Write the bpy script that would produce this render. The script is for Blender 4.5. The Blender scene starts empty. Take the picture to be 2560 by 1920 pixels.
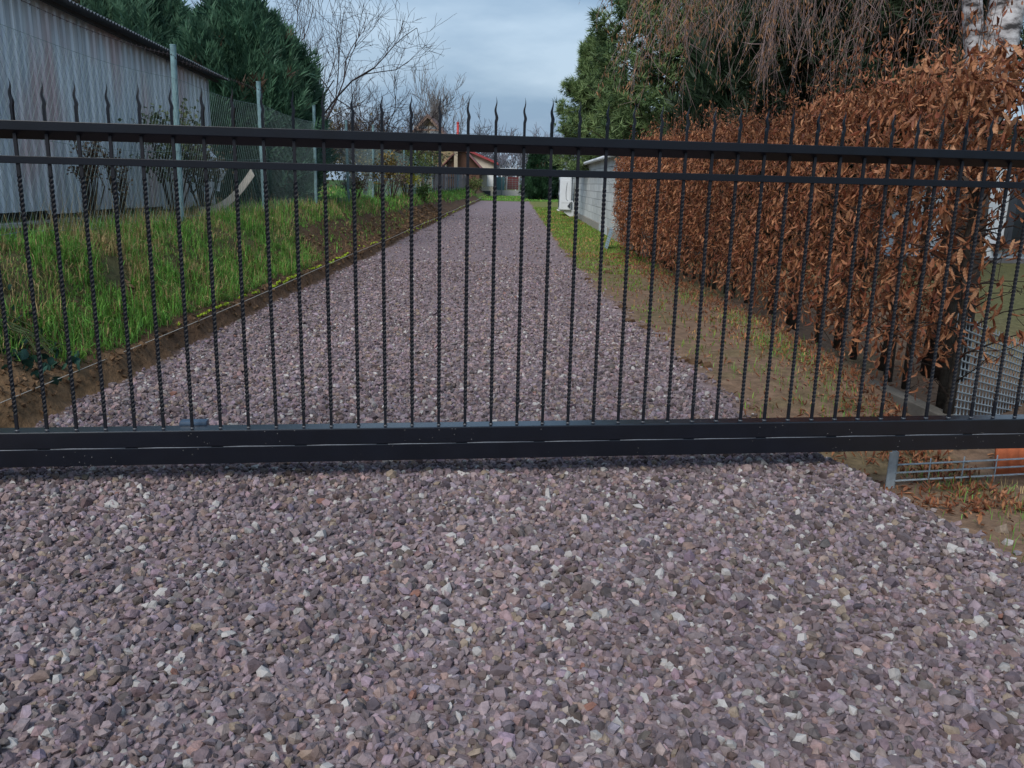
import bpy, bmesh, math, random
import numpy as np
from mathutils import Vector, Matrix

rng = np.random.default_rng(7)
random.seed(7)
S = bpy.context.scene
COL = S.collection

# ------------------------------------------------------------------ camera
CAM_H = 1.37
cam_d = bpy.data.cameras.new('camera'); cam = bpy.data.objects.new('camera', cam_d); COL.objects.link(cam)
cam_d.sensor_width = 36.0; cam_d.lens = 36.0 * 2100 / 2560
cam_d.clip_start = 0.05; cam_d.clip_end = 2000
p_, r_ = math.radians(13.435), math.radians(1.377)
fwd = Vector((0, math.cos(p_), -math.sin(p_))); up0 = Vector((0, math.sin(p_), math.cos(p_))); rt0 = Vector((1, 0, 0))
rt = rt0 * math.cos(r_) + up0 * math.sin(r_); up = up0 * math.cos(r_) - rt0 * math.sin(r_)
cam.matrix_world = Matrix(((rt.x, up.x, -fwd.x, 0), (rt.y, up.y, -fwd.y, 0), (rt.z, up.z, -fwd.z, CAM_H), (0, 0, 0, 1)))
S.camera = cam

# ------------------------------------------------------------------ sky, sun, exposure
SUN_EL, SUN_AZ = math.radians(46), math.radians(206)      # azimuth clockwise from +Y (sun behind the camera, to the left)
world = bpy.data.worlds.new('World'); S.world = world; world.use_nodes = True
nt = world.node_tree; nt.nodes.clear()
out = nt.nodes.new('ShaderNodeOutputWorld'); bg = nt.nodes.new('ShaderNodeBackground')
sky = nt.nodes.new('ShaderNodeTexSky'); sky.sky_type = 'NISHITA'; sky.sun_disc = False
sky.sun_elevation = SUN_EL; sky.sun_rotation = SUN_AZ; sky.air_density = 1.6; sky.dust_density = 2.5
tc = nt.nodes.new('ShaderNodeTexCoord'); mp = nt.nodes.new('ShaderNodeMapping'); mp.inputs['Scale'].default_value = (1.0, 1.0, 3.2)
nz = nt.nodes.new('ShaderNodeTexNoise'); nz.inputs['Scale'].default_value = 2.9; nz.inputs['Detail'].default_value = 6; nz.inputs['Roughness'].default_value = .5
rp = nt.nodes.new('ShaderNodeValToRGB')
rp.color_ramp.elements[0].position = .40; rp.color_ramp.elements[0].color = (1.15, 1.95, 3.1, 1)
rp.color_ramp.elements[1].position = .60; rp.color_ramp.elements[1].color = (2.7, 3.55, 4.6, 1)
mx = nt.nodes.new('ShaderNodeMixRGB'); mx.inputs[0].default_value = .86
nt.links.new(tc.outputs['Generated'], mp.inputs[0]); nt.links.new(mp.outputs[0], nz.inputs['Vector'])
nt.links.new(nz.outputs['Fac'], rp.inputs[0]); nt.links.new(sky.outputs[0], mx.inputs[1]); nt.links.new(rp.outputs[0], mx.inputs[2])
nt.links.new(mx.outputs[0], bg.inputs[0]); bg.inputs[1].default_value = .1
nt.links.new(bg.outputs[0], out.inputs[0])
sun_d = bpy.data.lights.new('sun', 'SUN'); sun_d.energy = 1.5; sun_d.angle = math.radians(28); sun_d.color = (1.0, .97, .93)
sun = bpy.data.objects.new('sun', sun_d); COL.objects.link(sun)
sd = Vector((math.sin(SUN_AZ) * math.cos(SUN_EL), math.cos(SUN_AZ) * math.cos(SUN_EL), math.sin(SUN_EL)))
sun.rotation_euler = sd.to_track_quat('Z', 'Y').to_euler()
S.view_settings.view_transform = 'Standard'; S.view_settings.look = 'None'; S.view_settings.gamma = 1
S.view_settings.exposure = 0.85

# ------------------------------------------------------------------ helpers
def tag(o, label=None, cat=None, group=None, kind=None):
    if label: o['label'] = label
    if cat: o['category'] = cat
    if group: o['group'] = group
    if kind: o['kind'] = kind
    return o

def empty(name, loc, label, cat, group=None, rz=0.0):
    o = bpy.data.objects.new(name, None); COL.objects.link(o)
    o.location = loc; o.rotation_euler = (0, 0, rz); o.empty_display_size = .2
    return tag(o, label, cat, group)

def link(name, me, parent=None):
    o = bpy.data.objects.new(name, me); COL.objects.link(o)
    if parent is not None: o.parent = parent
    return o

class MB:
    """numpy mesh collector: triangles, quads and a colour for every vertex"""
    def __init__(s): s.v = []; s.c = []; s.t = []; s.q = []; s.n = 0
    def add(s, v, tris=None, quads=None, col=(.5, .5, .5)):
        v = np.asarray(v, np.float32).reshape(-1, 3); c = np.asarray(col, np.float32)
        if c.ndim == 1: c = np.broadcast_to(c[:3], (len(v), 3))
        s.v.append(v); s.c.append(c)
        if tris is not None and len(tris): s.t.append(np.asarray(tris, np.int32).reshape(-1, 3) + s.n)
        if quads is not None and len(quads): s.q.append(np.asarray(quads, np.int32).reshape(-1, 4) + s.n)
        s.n += len(v)
    def inst(s, tv, tt, tq, M, P, cols):
        """template verts tv, n transforms M (n,3,3) and positions P (n,3), colours (n,3) or (n,k,3)"""
        n, k = len(P), len(tv)
        if n == 0: return
        V = np.einsum('nij,kj->nki', M, np.asarray(tv, float)) + P[:, None, :]
        cols = np.asarray(cols, np.float32)
        C = np.repeat(cols[:, None, :], k, 1) if cols.ndim == 2 else cols
        o = (np.arange(n) * k)[:, None, None]
        s.add(V.reshape(-1, 3),
              (np.asarray(tt)[None] + o).reshape(-1, 3) if tt is not None and len(tt) else None,
              (np.asarray(tq)[None] + o).reshape(-1, 4) if tq is not None and len(tq) else None, C.reshape(-1, 3))
    def box(s, a, b, col=(.5, .5, .5), M=None):
        x0, y0, z0 = a; x1, y1, z1 = b
        v = np.array([(x0,y0,z0),(x1,y0,z0),(x1,y1,z0),(x0,y1,z0),(x0,y0,z1),(x1,y0,z1),(x1,y1,z1),(x0,y1,z1)], float)
        if M is not None: v = v @ np.asarray(M).T
        s.add(v, None, [(0,3,2,1),(4,5,6,7),(0,1,5,4),(1,2,6,5),(2,3,7,6),(3,0,4,7)], col)
    def tube(s, pts, rad, sides=5, col=(.5, .5, .5), cap=True):
        pts = np.asarray(pts, float); n = len(pts); rad = np.broadcast_to(np.asarray(rad, float), (n,))
        t = np.gradient(pts, axis=0); t /= np.linalg.norm(t, axis=1)[:, None] + 1e-9
        ref = np.array([0, 0, 1.]) if abs(t[0, 2]) < .8 else np.array([1., 0, 0])
        u = np.cross(t, ref); u /= np.linalg.norm(u, axis=1)[:, None] + 1e-9; w = np.cross(t, u)
        a = np.arange(sides) * 2 * np.pi / sides
        V = pts[:, None] + rad[:, None, None] * (np.cos(a)[None, :, None] * u[:, None] + np.sin(a)[None, :, None] * w[:, None])
        q = []
        for i in range(n - 1):
            for j in range(sides):
                k = (j + 1) % sides; q.append((i*sides+j, i*sides+k, (i+1)*sides+k, (i+1)*sides+j))
        tr = []
        if cap:
            for j in range(1, sides - 1): tr += [(0, j+1, j), ((n-1)*sides, (n-1)*sides+j, (n-1)*sides+j+1)]
        s.add(V.reshape(-1, 3), tr, q, col)
    def mesh(s, name, mat=None, smooth=False):
        v = np.concatenate(s.v); c = np.concatenate(s.c)
        t = np.concatenate(s.t) if s.t else np.zeros((0, 3), np.int32)
        q = np.concatenate(s.q) if s.q else np.zeros((0, 4), np.int32)
        me = bpy.data.meshes.new(name); me.vertices.add(len(v)); me.vertices.foreach_set('co', v.astype(np.float32).ravel())
        lv = np.concatenate([t.ravel(), q.ravel()]).astype(np.int32)
        ls = np.concatenate([np.arange(len(t)) * 3, len(t) * 3 + np.arange(len(q)) * 4]).astype(np.int32)
        me.loops.add(len(lv)); me.loops.foreach_set('vertex_index', lv)
        me.polygons.add(len(ls)); me.polygons.foreach_set('loop_start', ls)
        me.polygons.foreach_set('use_smooth', np.full(len(ls), bool(smooth)))
        at = me.color_attributes.new('Col', 'FLOAT_COLOR', 'POINT')
        at.data.foreach_set('color', np.concatenate([c, np.ones((len(c), 1))], 1).astype(np.float32).ravel())
        me.update(calc_edges=True); me.validate(clean_customdata=False)
        if mat: me.materials.append(mat)
        return me
    def build(s, name, mat=None, parent=None, smooth=False):
        return link(name, s.mesh(name, mat, smooth), parent)

def bevel_box(name, a, b, mat, parent, bev=.004, seg=2):
    bm = bmesh.new(); x0, y0, z0 = a; x1, y1, z1 = b
    bmesh.ops.create_cube(bm, size=1)
    for v in bm.verts: v.co = Vector((x0 + (v.co.x + .5) * (x1 - x0), y0 + (v.co.y + .5) * (y1 - y0), z0 + (v.co.z + .5) * (z1 - z0)))
    bmesh.ops.bevel(bm, geom=bm.edges[:], offset=bev, segments=seg, profile=.6, affect='EDGES')
    me = bpy.data.meshes.new(name); bm.to_mesh(me); bm.free(); me.materials.append(mat)
    return link(name, me, parent)

def mat(name, color=None, rough=.8, metal=0.0, vary=.25, scale=8, bump=0.0, bscale=40, attr=False, spec=.5, detail=4, trans=0.0, sheen=0, vec=None, coord='Object'):
    """procedural principled material: flat colour or per-piece colour attribute, broken up by noise, optional relief"""
    m = bpy.data.materials.new(name); m.use_nodes = True; n = m.node_tree; b = n.nodes['Principled BSDF']
    t = n.nodes.new('ShaderNodeTexCoord'); mpg = n.nodes.new('ShaderNodeMapping')
    if vec: mpg.inputs['Scale'].default_value = vec
    n.links.new(t.outputs[coord], mpg.inputs[0])
    no = n.nodes.new('ShaderNodeTexNoise'); no.inputs['Scale'].default_value = scale; no.inputs['Detail'].default_value = detail
    n.links.new(mpg.outputs[0], no.inputs['Vector'])
    mr = n.nodes.new('ShaderNodeMapRange'); mr.inputs[1].default_value = .25; mr.inputs[2].default_value = .75
    mr.inputs[3].default_value = 1 - vary; mr.inputs[4].default_value = 1 + vary
    n.links.new(no.outputs['Fac'], mr.inputs[0])
    vm = n.nodes.new('ShaderNodeVectorMath'); vm.operation = 'SCALE'
    if attr:
        a = n.nodes.new('ShaderNodeAttribute'); a.attribute_name = 'Col'; n.links.new(a.outputs['Color'], vm.inputs[0])
    else: vm.inputs[0].default_value = color[:3]
    n.links.new(mr.outputs[0], vm.inputs['Scale']); n.links.new(vm.outputs[0], b.inputs['Base Color'])
    b.inputs['Roughness'].default_value = rough; b.inputs['Metallic'].default_value = metal
    b.inputs['Specular IOR Level'].default_value = spec
    if trans:
        b.inputs['Transmission Weight'].default_value = 0
        d = n.nodes.new('ShaderNodeBsdfTranslucent'); ms = n.nodes.new('ShaderNodeMixShader'); ms.inputs[0].default_value = trans
        n.links.new(vm.outputs[0], d.inputs[0]); n.links.new(b.outputs[0], ms.inputs[1]); n.links.new(d.outputs[0], ms.inputs[2])
        n.links.new(ms.outputs[0], n.nodes['Material Output'].inputs[0])
    if bump:
        n2 = n.nodes.new('ShaderNodeTexNoise'); n2.inputs['Scale'].default_value = bscale; n2.inputs['Detail'].default_value = 6
        n.links.new(mpg.outputs[0], n2.inputs['Vector'])
        bp = n.nodes.new('ShaderNodeBump'); bp.inputs['Strength'].default_value = bump; bp.inputs['Distance'].default_value = .02
        n.links.new(n2.outputs['Fac'], bp.inputs['Height']); n.links.new(bp.outputs[0], b.inputs['Normal'])
    return m

M = {}
M['ground'] = mat('ground', attr=True, rough=.95, vary=.35, scale=14, bump=.9, bscale=28, spec=.15, detail=8)
M['stone'] = mat('stone', attr=True, rough=.85, vary=.28, scale=55, bump=.25, bscale=160, spec=.3)
M['steel'] = mat('gate_paint', (.0042, .0058, .0105), rough=.36, vary=.25, scale=9, bump=.05, bscale=180, spec=.32)
M['barpaint'] = mat('bar_paint', (.007, .008, .0125), rough=.55, vary=.2, scale=9, spec=.3)
M['beam'] = mat('beam_paint', (.0042, .0058, .0105), rough=.28, vary=.2, scale=9, bump=.03, bscale=160, spec=.5)
M['beam'].node_tree.nodes['Principled BSDF'].inputs['Coat Weight'].default_value = .45; M['beam'].node_tree.nodes['Principled BSDF'].inputs['Coat Roughness'].default_value = .22
M['seam_lit'] = mat('seam_highlight_grey', (.13, .14, .16), rough=.5, vary=.35, scale=40)  # light grey for the painted highlight on the beam seam
M['weld'] = mat('weld', (.05, .055, .065), rough=.45, vary=.3, scale=60, spec=.5)
M['leafb'] = mat('dry_leaf', attr=True, rough=.62, vary=.30, scale=60, trans=.16, spec=.35)
M['grass'] = mat('grass_blade', attr=True, rough=.6, vary=.2, scale=4, trans=.25, spec=.3)
M['foliage'] = mat('foliage', attr=True, rough=.6, vary=.25, scale=2, trans=.15, spec=.3)
M['needle'] = mat('needles', attr=True, rough=.55, vary=.2, scale=2, trans=.08, spec=.3)
M['bark'] = mat('bark', attr=True, rough=.9, vary=.45, scale=22, bump=.5, bscale=40, spec=.2)
M['galv'] = mat('galvanised', (.44, .50, .53), rough=.5, metal=.3, vary=.22, scale=30)
M['postp'] = mat('fence_post_paint', (.16, .27, .29), rough=.6, vary=.35, scale=16, bump=.1, bscale=50)
M['wire'] = mat('wire', (.11, .18, .18), rough=.55, vary=.2, scale=5)
M['barb'] = mat('rusty_wire', (.05, .035, .035), rough=.8, vary=.3, scale=20)
M['block'] = mat('concrete_block', attr=True, rough=.9, vary=.12, scale=5, bump=.06, bscale=30, spec=.2)
M['conc'] = mat('concrete', (.15, .135, .115), rough=.92, vary=.25, scale=6, bump=.3, bscale=30, spec=.2)
M['white'] = mat('white_paint', (.66, .69, .72), rough=.5, vary=.06, scale=3)
M['render'] = mat('render', attr=True, rough=.9, vary=.12, scale=4, bump=.1, bscale=50, spec=.2)
M['wood'] = mat('weathered_wood', attr=True, rough=.85, vary=.35, scale=9, bump=.3, bscale=30, vec=(6, 6, .7), spec=.2)
M['tile'] = mat('clay_tile', attr=True, rough=.75, vary=.2, scale=12, bump=.15, bscale=60, spec=.25)
M['glass'] = mat('dark_glass', (.012, .016, .022), rough=.12, vary=.1, scale=2)
M['string'] = mat('string', (.55, .5, .42), rough=.9, vary=.1)
M['paint'] = mat('marker_paint', (.42, .55, .03), rough=.7, vary=.25, scale=30)
M['red'] = mat('red_paint', (.42, .035, .03), rough=.5, vary=.12, scale=4)
M['dark'] = mat('dark_plastic', (.03, .035, .045), rough=.5, vary=.2, scale=8)
M['bluegrey'] = mat('blue_grey_paint', (.045, .075, .12), rough=.4, vary=.15, scale=12)
M['crate'] = mat('grey_plastic', (.24, .33, .40), rough=.5, vary=.12, scale=9)

# dust specks on the beam
def specks(m):
    n = m.node_tree; b = n.nodes['Principled BSDF']; src = b.inputs['Base Color'].links[0].from_socket
    t = n.nodes.new('ShaderNodeTexCoord'); v = n.nodes.new('ShaderNodeTexVoronoi'); v.inputs['Scale'].default_value = 46; v.inputs['Randomness'].default_value = 1
    n.links.new(t.outputs['Object'], v.inputs['Vector'])
    a = n.nodes.new('ShaderNodeMath'); a.operation = 'LESS_THAN'; a.inputs[1].default_value = .085; n.links.new(v.outputs['Distance'], a.inputs[0])
    w = n.nodes.new('ShaderNodeTexNoise'); w.inputs['Scale'].default_value = 5; n.links.new(t.outputs['Object'], w.inputs['Vector'])
    g = n.nodes.new('ShaderNodeMath'); g.operation = 'GREATER_THAN'; g.inputs[1].default_value = .55; n.links.new(w.outputs['Fac'], g.inputs[0])
    k = n.nodes.new('ShaderNodeMath'); k.operation = 'MULTIPLY'; n.links.new(a.outputs[0], k.inputs[0]); n.links.new(g.outputs[0], k.inputs[1])
    x = n.nodes.new('ShaderNodeMixRGB'); n.links.new(k.outputs[0], x.inputs[0]); n.links.new(src, x.inputs[1]); x.inputs[2].default_value = (.22, .21, .20, 1)
    n.links.new(x.outputs[0], b.inputs['Base Color'])
specks(M['beam'])

# birch bark: white with dark horizontal scars
def birch_mat():
    m = bpy.data.materials.new('birch_bark'); m.use_nodes = True; n = m.node_tree; b = n.nodes['Principled BSDF']
    t = n.nodes.new('ShaderNodeTexCoord'); mg = n.nodes.new('ShaderNodeMapping'); mg.inputs['Scale'].default_value = (4, 4, 9)
    a = n.nodes.new('ShaderNodeTexNoise'); a.inputs['Scale'].default_value = 1.6; a.inputs['Detail'].default_value = 7; a.inputs['Roughness'].default_value = .65
    r = n.nodes.new('ShaderNodeValToRGB'); e = r.color_ramp.elements
    e[0].position = .40; e[0].color = (.03, .026, .026, 1); e[1].position = .50; e[1].color = (.30, .28, .28, 1)
    k = e.new(.62); k.color = (.55, .53, .53, 1)
    n.links.new(t.outputs['Object'], mg.inputs[0]); n.links.new(mg.outputs[0], a.inputs['Vector']); n.links.new(a.outputs['Fac'], r.inputs[0])
    n.links.new(r.outputs[0], b.inputs['Base Color']); b.inputs['Roughness'].default_value = .85
    bp = n.nodes.new('ShaderNodeBump'); bp.inputs['Strength'].default_value = .5; n.links.new(a.outputs['Fac'], bp.inputs['Height']); n.links.new(bp.outputs[0], b.inputs['Normal'])
    return m
M['birch'] = birch_mat()

# weathered sheet metal: blue grey zinc with pink-brown rusty blooms running down the ribs
def sheet_mat():
    m = bpy.data.materials.new('sheet_metal'); m.use_nodes = True; n = m.node_tree; b = n.nodes['Principled BSDF']
    t = n.nodes.new('ShaderNodeTexCoord')
    def noise(sc, scale, det=4):
        g = n.nodes.new('ShaderNodeMapping'); g.inputs['Scale'].default_value = sc
        a = n.nodes.new('ShaderNodeTexNoise'); a.inputs['Scale'].default_value = scale; a.inputs['Detail'].default_value = det
        n.links.new(t.outputs['Object'], g.inputs[0]); n.links.new(g.outputs[0], a.inputs['Vector']); return a
    def ramp(src, p0, p1, c0, c1):
        r = n.nodes.new('ShaderNodeValToRGB'); e = r.color_ramp.elements
        e[0].position = p0; e[0].color = (*c0, 1); e[1].position = p1; e[1].color = (*c1, 1)
        n.links.new(src.outputs['Fac'], r.inputs[0]); return r
    base = ramp(noise((1, 5, .25), 2.2), .3, .72, (.44, .50, .55), (.80, .84, .86))
    rust = ramp(noise((1, 1.2, .5), 1.1, 3), .50, .68, (0, 0, 0), (.75, .75, .75))
    mx2 = n.nodes.new('ShaderNodeMixRGB'); n.links.new(rust.outputs[0], mx2.inputs[0]); n.links.new(base.outputs[0], mx2.inputs[1]); mx2.inputs[2].default_value = (.55, .39, .38, 1)
    st = ramp(noise((1, 14, .12), 1.5, 3), .60, .70, (1, 1, 1), (.45, .43, .42))
    mu = n.nodes.new('ShaderNodeMixRGB'); mu.blend_type = 'MULTIPLY'; mu.inputs[0].default_value = .55
    n.links.new(mx2.outputs[0], mu.inputs[1]); n.links.new(st.outputs[0], mu.inputs[2])
    n.links.new(mu.outputs[0], b.inputs['Base Color']); b.inputs['Roughness'].default_value = .5; b.inputs['Metallic'].default_value = .35
    return m
M['sheet'] = sheet_mat()
M['roofsheet'] = mat('roof_sheet', (.09, .10, .115), rough=.55, metal=.2, vary=.3, scale=6)

def rot_rand(n, tilt=None):
    """n random rotation matrices"""
    q = rng.normal(size=(n, 4)); q /= np.linalg.norm(q, axis=1)[:, None]; w, x, y, z = q.T
    return np.stack([1-2*(y*y+z*z), 2*(x*y-z*w), 2*(x*z+y*w), 2*(x*y+z*w), 1-2*(x*x+z*z), 2*(y*z-x*w), 2*(x*z-y*w), 2*(y*z+x*w), 1-2*(x*x+y*y)], 1).reshape(n, 3, 3)
def rot_z(a):
    c, s = np.cos(a), np.sin(a); z = np.zeros_like(a); o = np.ones_like(a)
    return np.stack([c, -s, z, s, c, z, z, z, o], 1).reshape(-1, 3, 3)
def rot_x(a):
    c, s = np.cos(a), np.sin(a); z = np.zeros_like(a); o = np.ones_like(a)
    return np.stack([o, z, z, z, c, -s, z, s, c], 1).reshape(-1, 3, 3)
def rot_y(a):
    c, s = np.cos(a), np.sin(a); z = np.zeros_like(a); o = np.ones_like(a)
    return np.stack([c, z, s, z, o, z, -s, z, c], 1).reshape(-1, 3, 3)
def frame(d, roll=None):
    """rotation matrices whose local +Z points along d (n,3)"""
    d = d / (np.linalg.norm(d, axis=1)[:, None] + 1e-9); n = len(d)
    ref = np.where(np.abs(d[:, 2:3]) > .9, np.array([[1., 0, 0]]), np.array([[0, 0, 1.]]))
    x = np.cross(ref, d); x /= np.linalg.norm(x, axis=1)[:, None] + 1e-9; y = np.cross(d, x)
    if roll is not None:
        c, s = np.cos(roll)[:, None], np.sin(roll)[:, None]; x, y = x * c + y * s, y * c - x * s
    return np.stack([x, y, d], 2)

def sm(a, b, x): 
    t = np.clip((x - a) / (b - a), 0, 1); return t * t * (3 - 2 * t)
# cheap value noise
_tab = rng.random((64, 64))
def vn(x, y):
    x = np.asarray(x, float); y = np.asarray(y, float); xi = np.floor(x).astype(int); yi = np.floor(y).astype(int); fx = x - xi; fy = y - yi
    fx = fx*fx*(3-2*fx); fy = fy*fy*(3-2*fy); g = lambda i, j: _tab[i % 64, j % 64]
    return (g(xi, yi)*(1-fx) + g(xi+1, yi)*fx)*(1-fy) + (g(xi, yi+1)*(1-fx) + g(xi+1, yi+1)*fx)*fy
def fbm(x, y): return .5*vn(x, y) + .3*vn(2.1*x+7, 2.1*y+3) + .2*vn(4.3*x+1, 4.3*y+9)

# ------------------------------------------------------------------ terrain
EY = np.array([0, 2.9, 3.5, 4.2, 4.6, 5.1, 6.4, 8.0, 10.4, 14.2, 21, 400]); EX = np.array([2.32, 2.16, 2.1, 1.95, 1.78, 1.50, 1.38, 1.25, 1.09, 1.0, .95, .95])
def edge_r(y): return np.interp(y, EY, EX) + .13 * (vn(y * 2.2, 3.3) - .5) + .06 * (vn(y * 7.3, 1.3) - .5)
def edge_l(y): return -2.70 + .09 * (vn(y * 1.7, 8.8) - .5) + .06 * (vn(y * 6.1, 2.8) - .5) - .12 * sm(15, 34, y) 
DRIVE_END = 66.0
def height(x, y):
    x = np.asarray(x, float); y = np.asarray(y, float)
    # left bank
    u = edge_l(y) - x
    near = sm(3.55, 4.3, y)
    rough = (fbm(x * 5, y * 5) - .5)
    face = .15 * sm(0, .09, u)
    top = .82 + .12 * (fbm(x * .5, y * .4) - .5) - .35 * sm(70, 110, y)
    slope = face + (top - .15) * sm(.05, .95, u)
    hl = slope * near + (rough * .13 + (fbm(x * 14, y * 14) - .5) * .05) * sm(.02, .2, u)
    # right strip
    er = edge_r(y); v = x - er
    low = np.maximum(sm(6.2, 4.5, y), sm(2.65, 3.1, x) * sm(10, 7, y))
    dirt = .03 - .23 * low + (fbm(x * 3, y * 3) - .5) * .05 + .35 * sm(30, 110, y) * 0
    hr = dirt * sm(-.28, .06, v)
    g = -.008 + .020 * (fbm(x * 1.1 + 3, y * .9) - .5)
    h = np.where(u > 0, hl, np.where(v > -.28, hr + g * (1 - sm(-.28, .06, v)), g))
    end = sm(DRIVE_END - .5, DRIVE_END + .3, y)
    return h + end * np.where((u <= 0) & (v < 0), .04, 0)

def lin(a, b, st): return list(np.arange(a, b - 1e-6, st))
xs = np.array([-400, -150, -60, -30, -18, -12, -9, -7, -6, -5.4] + lin(-5, -3.7, .15) + lin(-3.7, -2.4, .045) + lin(-2.4, .8, .2) + lin(.8, 3.2, .06) + lin(3.2, 5, .3) + [5, 6, 8, 11, 16, 25, 45, 90, 180, 400])
ys = np.array([-60, -20, -6, -2, 0, 1] + lin(1.5, 3.4, .2) + lin(3.4, 12, .06) + lin(12, 24, .16) + lin(24, 50, .6) + lin(50, 64, 2) + lin(64, 68, .3) + [68, 72, 78, 86, 96, 110, 130, 170, 250, 400, 800])
X, Y = np.meshgrid(xs, ys); Z = height(X, Y)
u = edge_l(Y) - X; v = X - edge_r(Y)
n1 = fbm(X * 1.3, Y * 1.3); n2 = fbm(X * 6, Y * 6); n3 = fbm(X * .35, Y * .35)
C = np.zeros(X.shape + (3,))
def mixc(c, m): 
    global C
    m = np.clip(m, 0, 1)[..., None]; C = C * (1 - m) + np.array(c) * m
C[:] = (.205, .158, .166)                                                    # gravel bed
dirtc = np.array((.185, .120, .080))
mixc(dirtc, sm(-.05, .1, v)); 
lawn = sm(11, 20, Y + (n3 - .5) * 8) * sm(0, .2, v)
mixc((.14, .15, .04), lawn * .92)
mixc((.085, .095, .03), sm(.55, .68, n1) * sm(0, .3, v) * sm(25, 5, Y) * .35)
mixc((.12, .115, .05), sm(4.2, 5.5, X))
mixc((.115, .066, .038), sm(-.07, .0, u))                                    # cut soil
mixc((.165, .100, .052), sm(-.07, .0, u) * sm(7, 5, Y) * .8)
mixc((.10, .088, .040), sm(.30, .55, u + (n2 - .5) * .25 - .38 * sm(11, 15, Y)))     # grassed bank
mixc((.055, .10, .02), sm(1.2, 1.6, u) * sm(10, 16, Y))
mixc((.095, .115, .03), ((Y > DRIVE_END) & (u < .5)).astype(float))
gb = MB(); ny, nx = X.shape
idx = np.arange(ny * nx).reshape(ny, nx)
gb.add(np.stack([X, Y, Z], -1).reshape(-1, 3), None, np.stack([idx[:-1, :-1], idx[:-1, 1:], idx[1:, 1:], idx[1:, :-1]], -1).reshape(-1, 4), C.reshape(-1, 3))
ground = tag(gb.build('ground', M['ground'], smooth=True), kind='structure')

# ------------------------------------------------------------------ gravel
def hull(npts, seed, flat=.80, jag=.15):
    r = np.random.default_rng(seed); k = np.arange(npts) + .5
    ph = np.arccos(1 - 2 * k / npts); th = np.pi * (1 + 5 ** .5) * k + r.random() * 6
    p = np.stack([np.cos(th) * np.sin(ph), np.sin(th) * np.sin(ph), np.cos(ph)], 1) * (1 + r.normal(0, jag, (npts, 1)))
    p *= np.array([1, .62 + .3 * r.random(), flat * (.75 + .5 * r.random())])
    bm = bmesh.new()
    for q in p: bm.verts.new(q)
    bmesh.ops.convex_hull(bm, input=bm.verts)
    bmesh.ops.delete(bm, geom=[w for w in bm.verts if not w.link_faces], context='VERTS')
    bmesh.ops.triangulate(bm, faces=bm.faces[:]); bm.verts.index_update()
    vv = np.array([w.co[:] for w in bm.verts]); tt = np.array([[w.index for w in f.verts] for f in bm.faces]); bm.free(); return vv, tt
LOD = [[hull(12, 100 + i) for i in range(18)], [hull(9, 200 + i) for i in range(12)], [hull(8, 300 + i) for i in range(8)], [hull(6, 400 + i) for i in range(6)]]
def stone_cols(n, pale=.085):
    base = np.array((.214, .166, .176)) * (.36 + .98 * rng.random((n, 1))) * (1 + .07 * rng.normal(size=(n, 3)) * np.array([.7, .4, .8]))
    warm = rng.random(n) < .25; base[warm] = base[warm] * np.array((1.06, .98, .86))
    k = rng.random(n); p = k < pale; base[p] = np.array((.42, .39, .37)) * (.66 + .4 * rng.random((p.sum(), 1)))
    rd = (k > .9988); base[rd] = np.array((.22, .11, .085)); br = (k > .975) & ~rd; base[br] = np.array((.24, .185, .14))
    return np.clip(base, .02, .8)
gravel = MB(); bigs = []
def scatter(y0, y1, sp, lod, rmin, rmax, pale=.085, fade=False):
    yy = np.arange(y0, y1, sp); xx = np.arange(-4.2, 3.2, sp)
    gx, gy = np.meshgrid(xx, yy); gx = gx + (np.arange(len(yy)) % 2)[:, None] * sp / 2
    gx = (gx + rng.uniform(-.42, .42, gx.shape) * sp).ravel(); gy = (gy + rng.uniform(-.42, .42, gy.shape) * sp).ravel()
    lim = .68 * gy + .5                                               # keep what the camera, or one a step aside, can see
    e_l = np.where(gy < 4.3, -3.4 + .75 * sm(3.9, 4.25, gy), edge_l(gy) + .005) + np.abs(rng.normal(0, .02, gx.shape)); e_r = edge_r(gy) + rng.normal(0, .075, gx.shape)
    k = (gx > e_l) & (gx < e_r) & (np.abs(gx) < lim)
    if fade: k &= rng.random(gx.shape) < np.interp(gy, [18, 48], [1, .05])
    gx, gy = gx[k], gy[k]; n = len(gx)
    r = rmin * .72 + (rmax * 1.06 - rmin * .72) * rng.random(n) ** 1.9
    big = rng.random(n) < .05; r[big] *= 1.35
    z = height(gx, gy) + rng.uniform(-.45, .55, n) * r + .001
    cols = stone_cols(n, pale) * (1 + .10 * np.exp(-((np.abs(gx + .85) - .78) / .28) ** 2))[:, None] * np.interp(gy, [3.5, 7, 15], [1, 1.10, 1.2])[:, None]  # colour lifted with distance to paint in the sky's grazing reflection
    Rm = rot_z(rng.uniform(0, 6.28, n)) @ rot_x(rng.normal(0, .6, n)) @ rot_y(rng.normal(0, .6, n))
    Sx = r[:, None] * (1 + .22 * rng.normal(size=(n, 3)).clip(-1.5, 1.8))
    Mt = Rm * Sx[:, None, :]
    pick = rng.integers(0, len(LOD[lod]), n); P = np.stack([gx, gy, z], 1)
    if lod == 0:
        score = r * (1 + 1.2 * (cols[:, 0] > .36)) / np.hypot(gy, 1.37); score[gy > 3.5] = 0; score[np.abs(gx) > .62 * gy + .1] = 0
        top = np.argsort(-score)[:300]
        for i in top: bigs.append((P[i], Mt[i], cols[i], pick[i]))
        keep = np.ones(n, bool); keep[top] = False; P, Mt, cols, pick = P[keep], Mt[keep], cols[keep], pick[keep]
    for t, (tv, tt) in enumerate(LOD[lod]):
        s_ = pick == t; gravel.inst(tv, tt, None, Mt[s_], P[s_], cols[s_])
scatter(1.25, 3.9, .0212, 0, .0112, .0212, .07)
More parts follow.
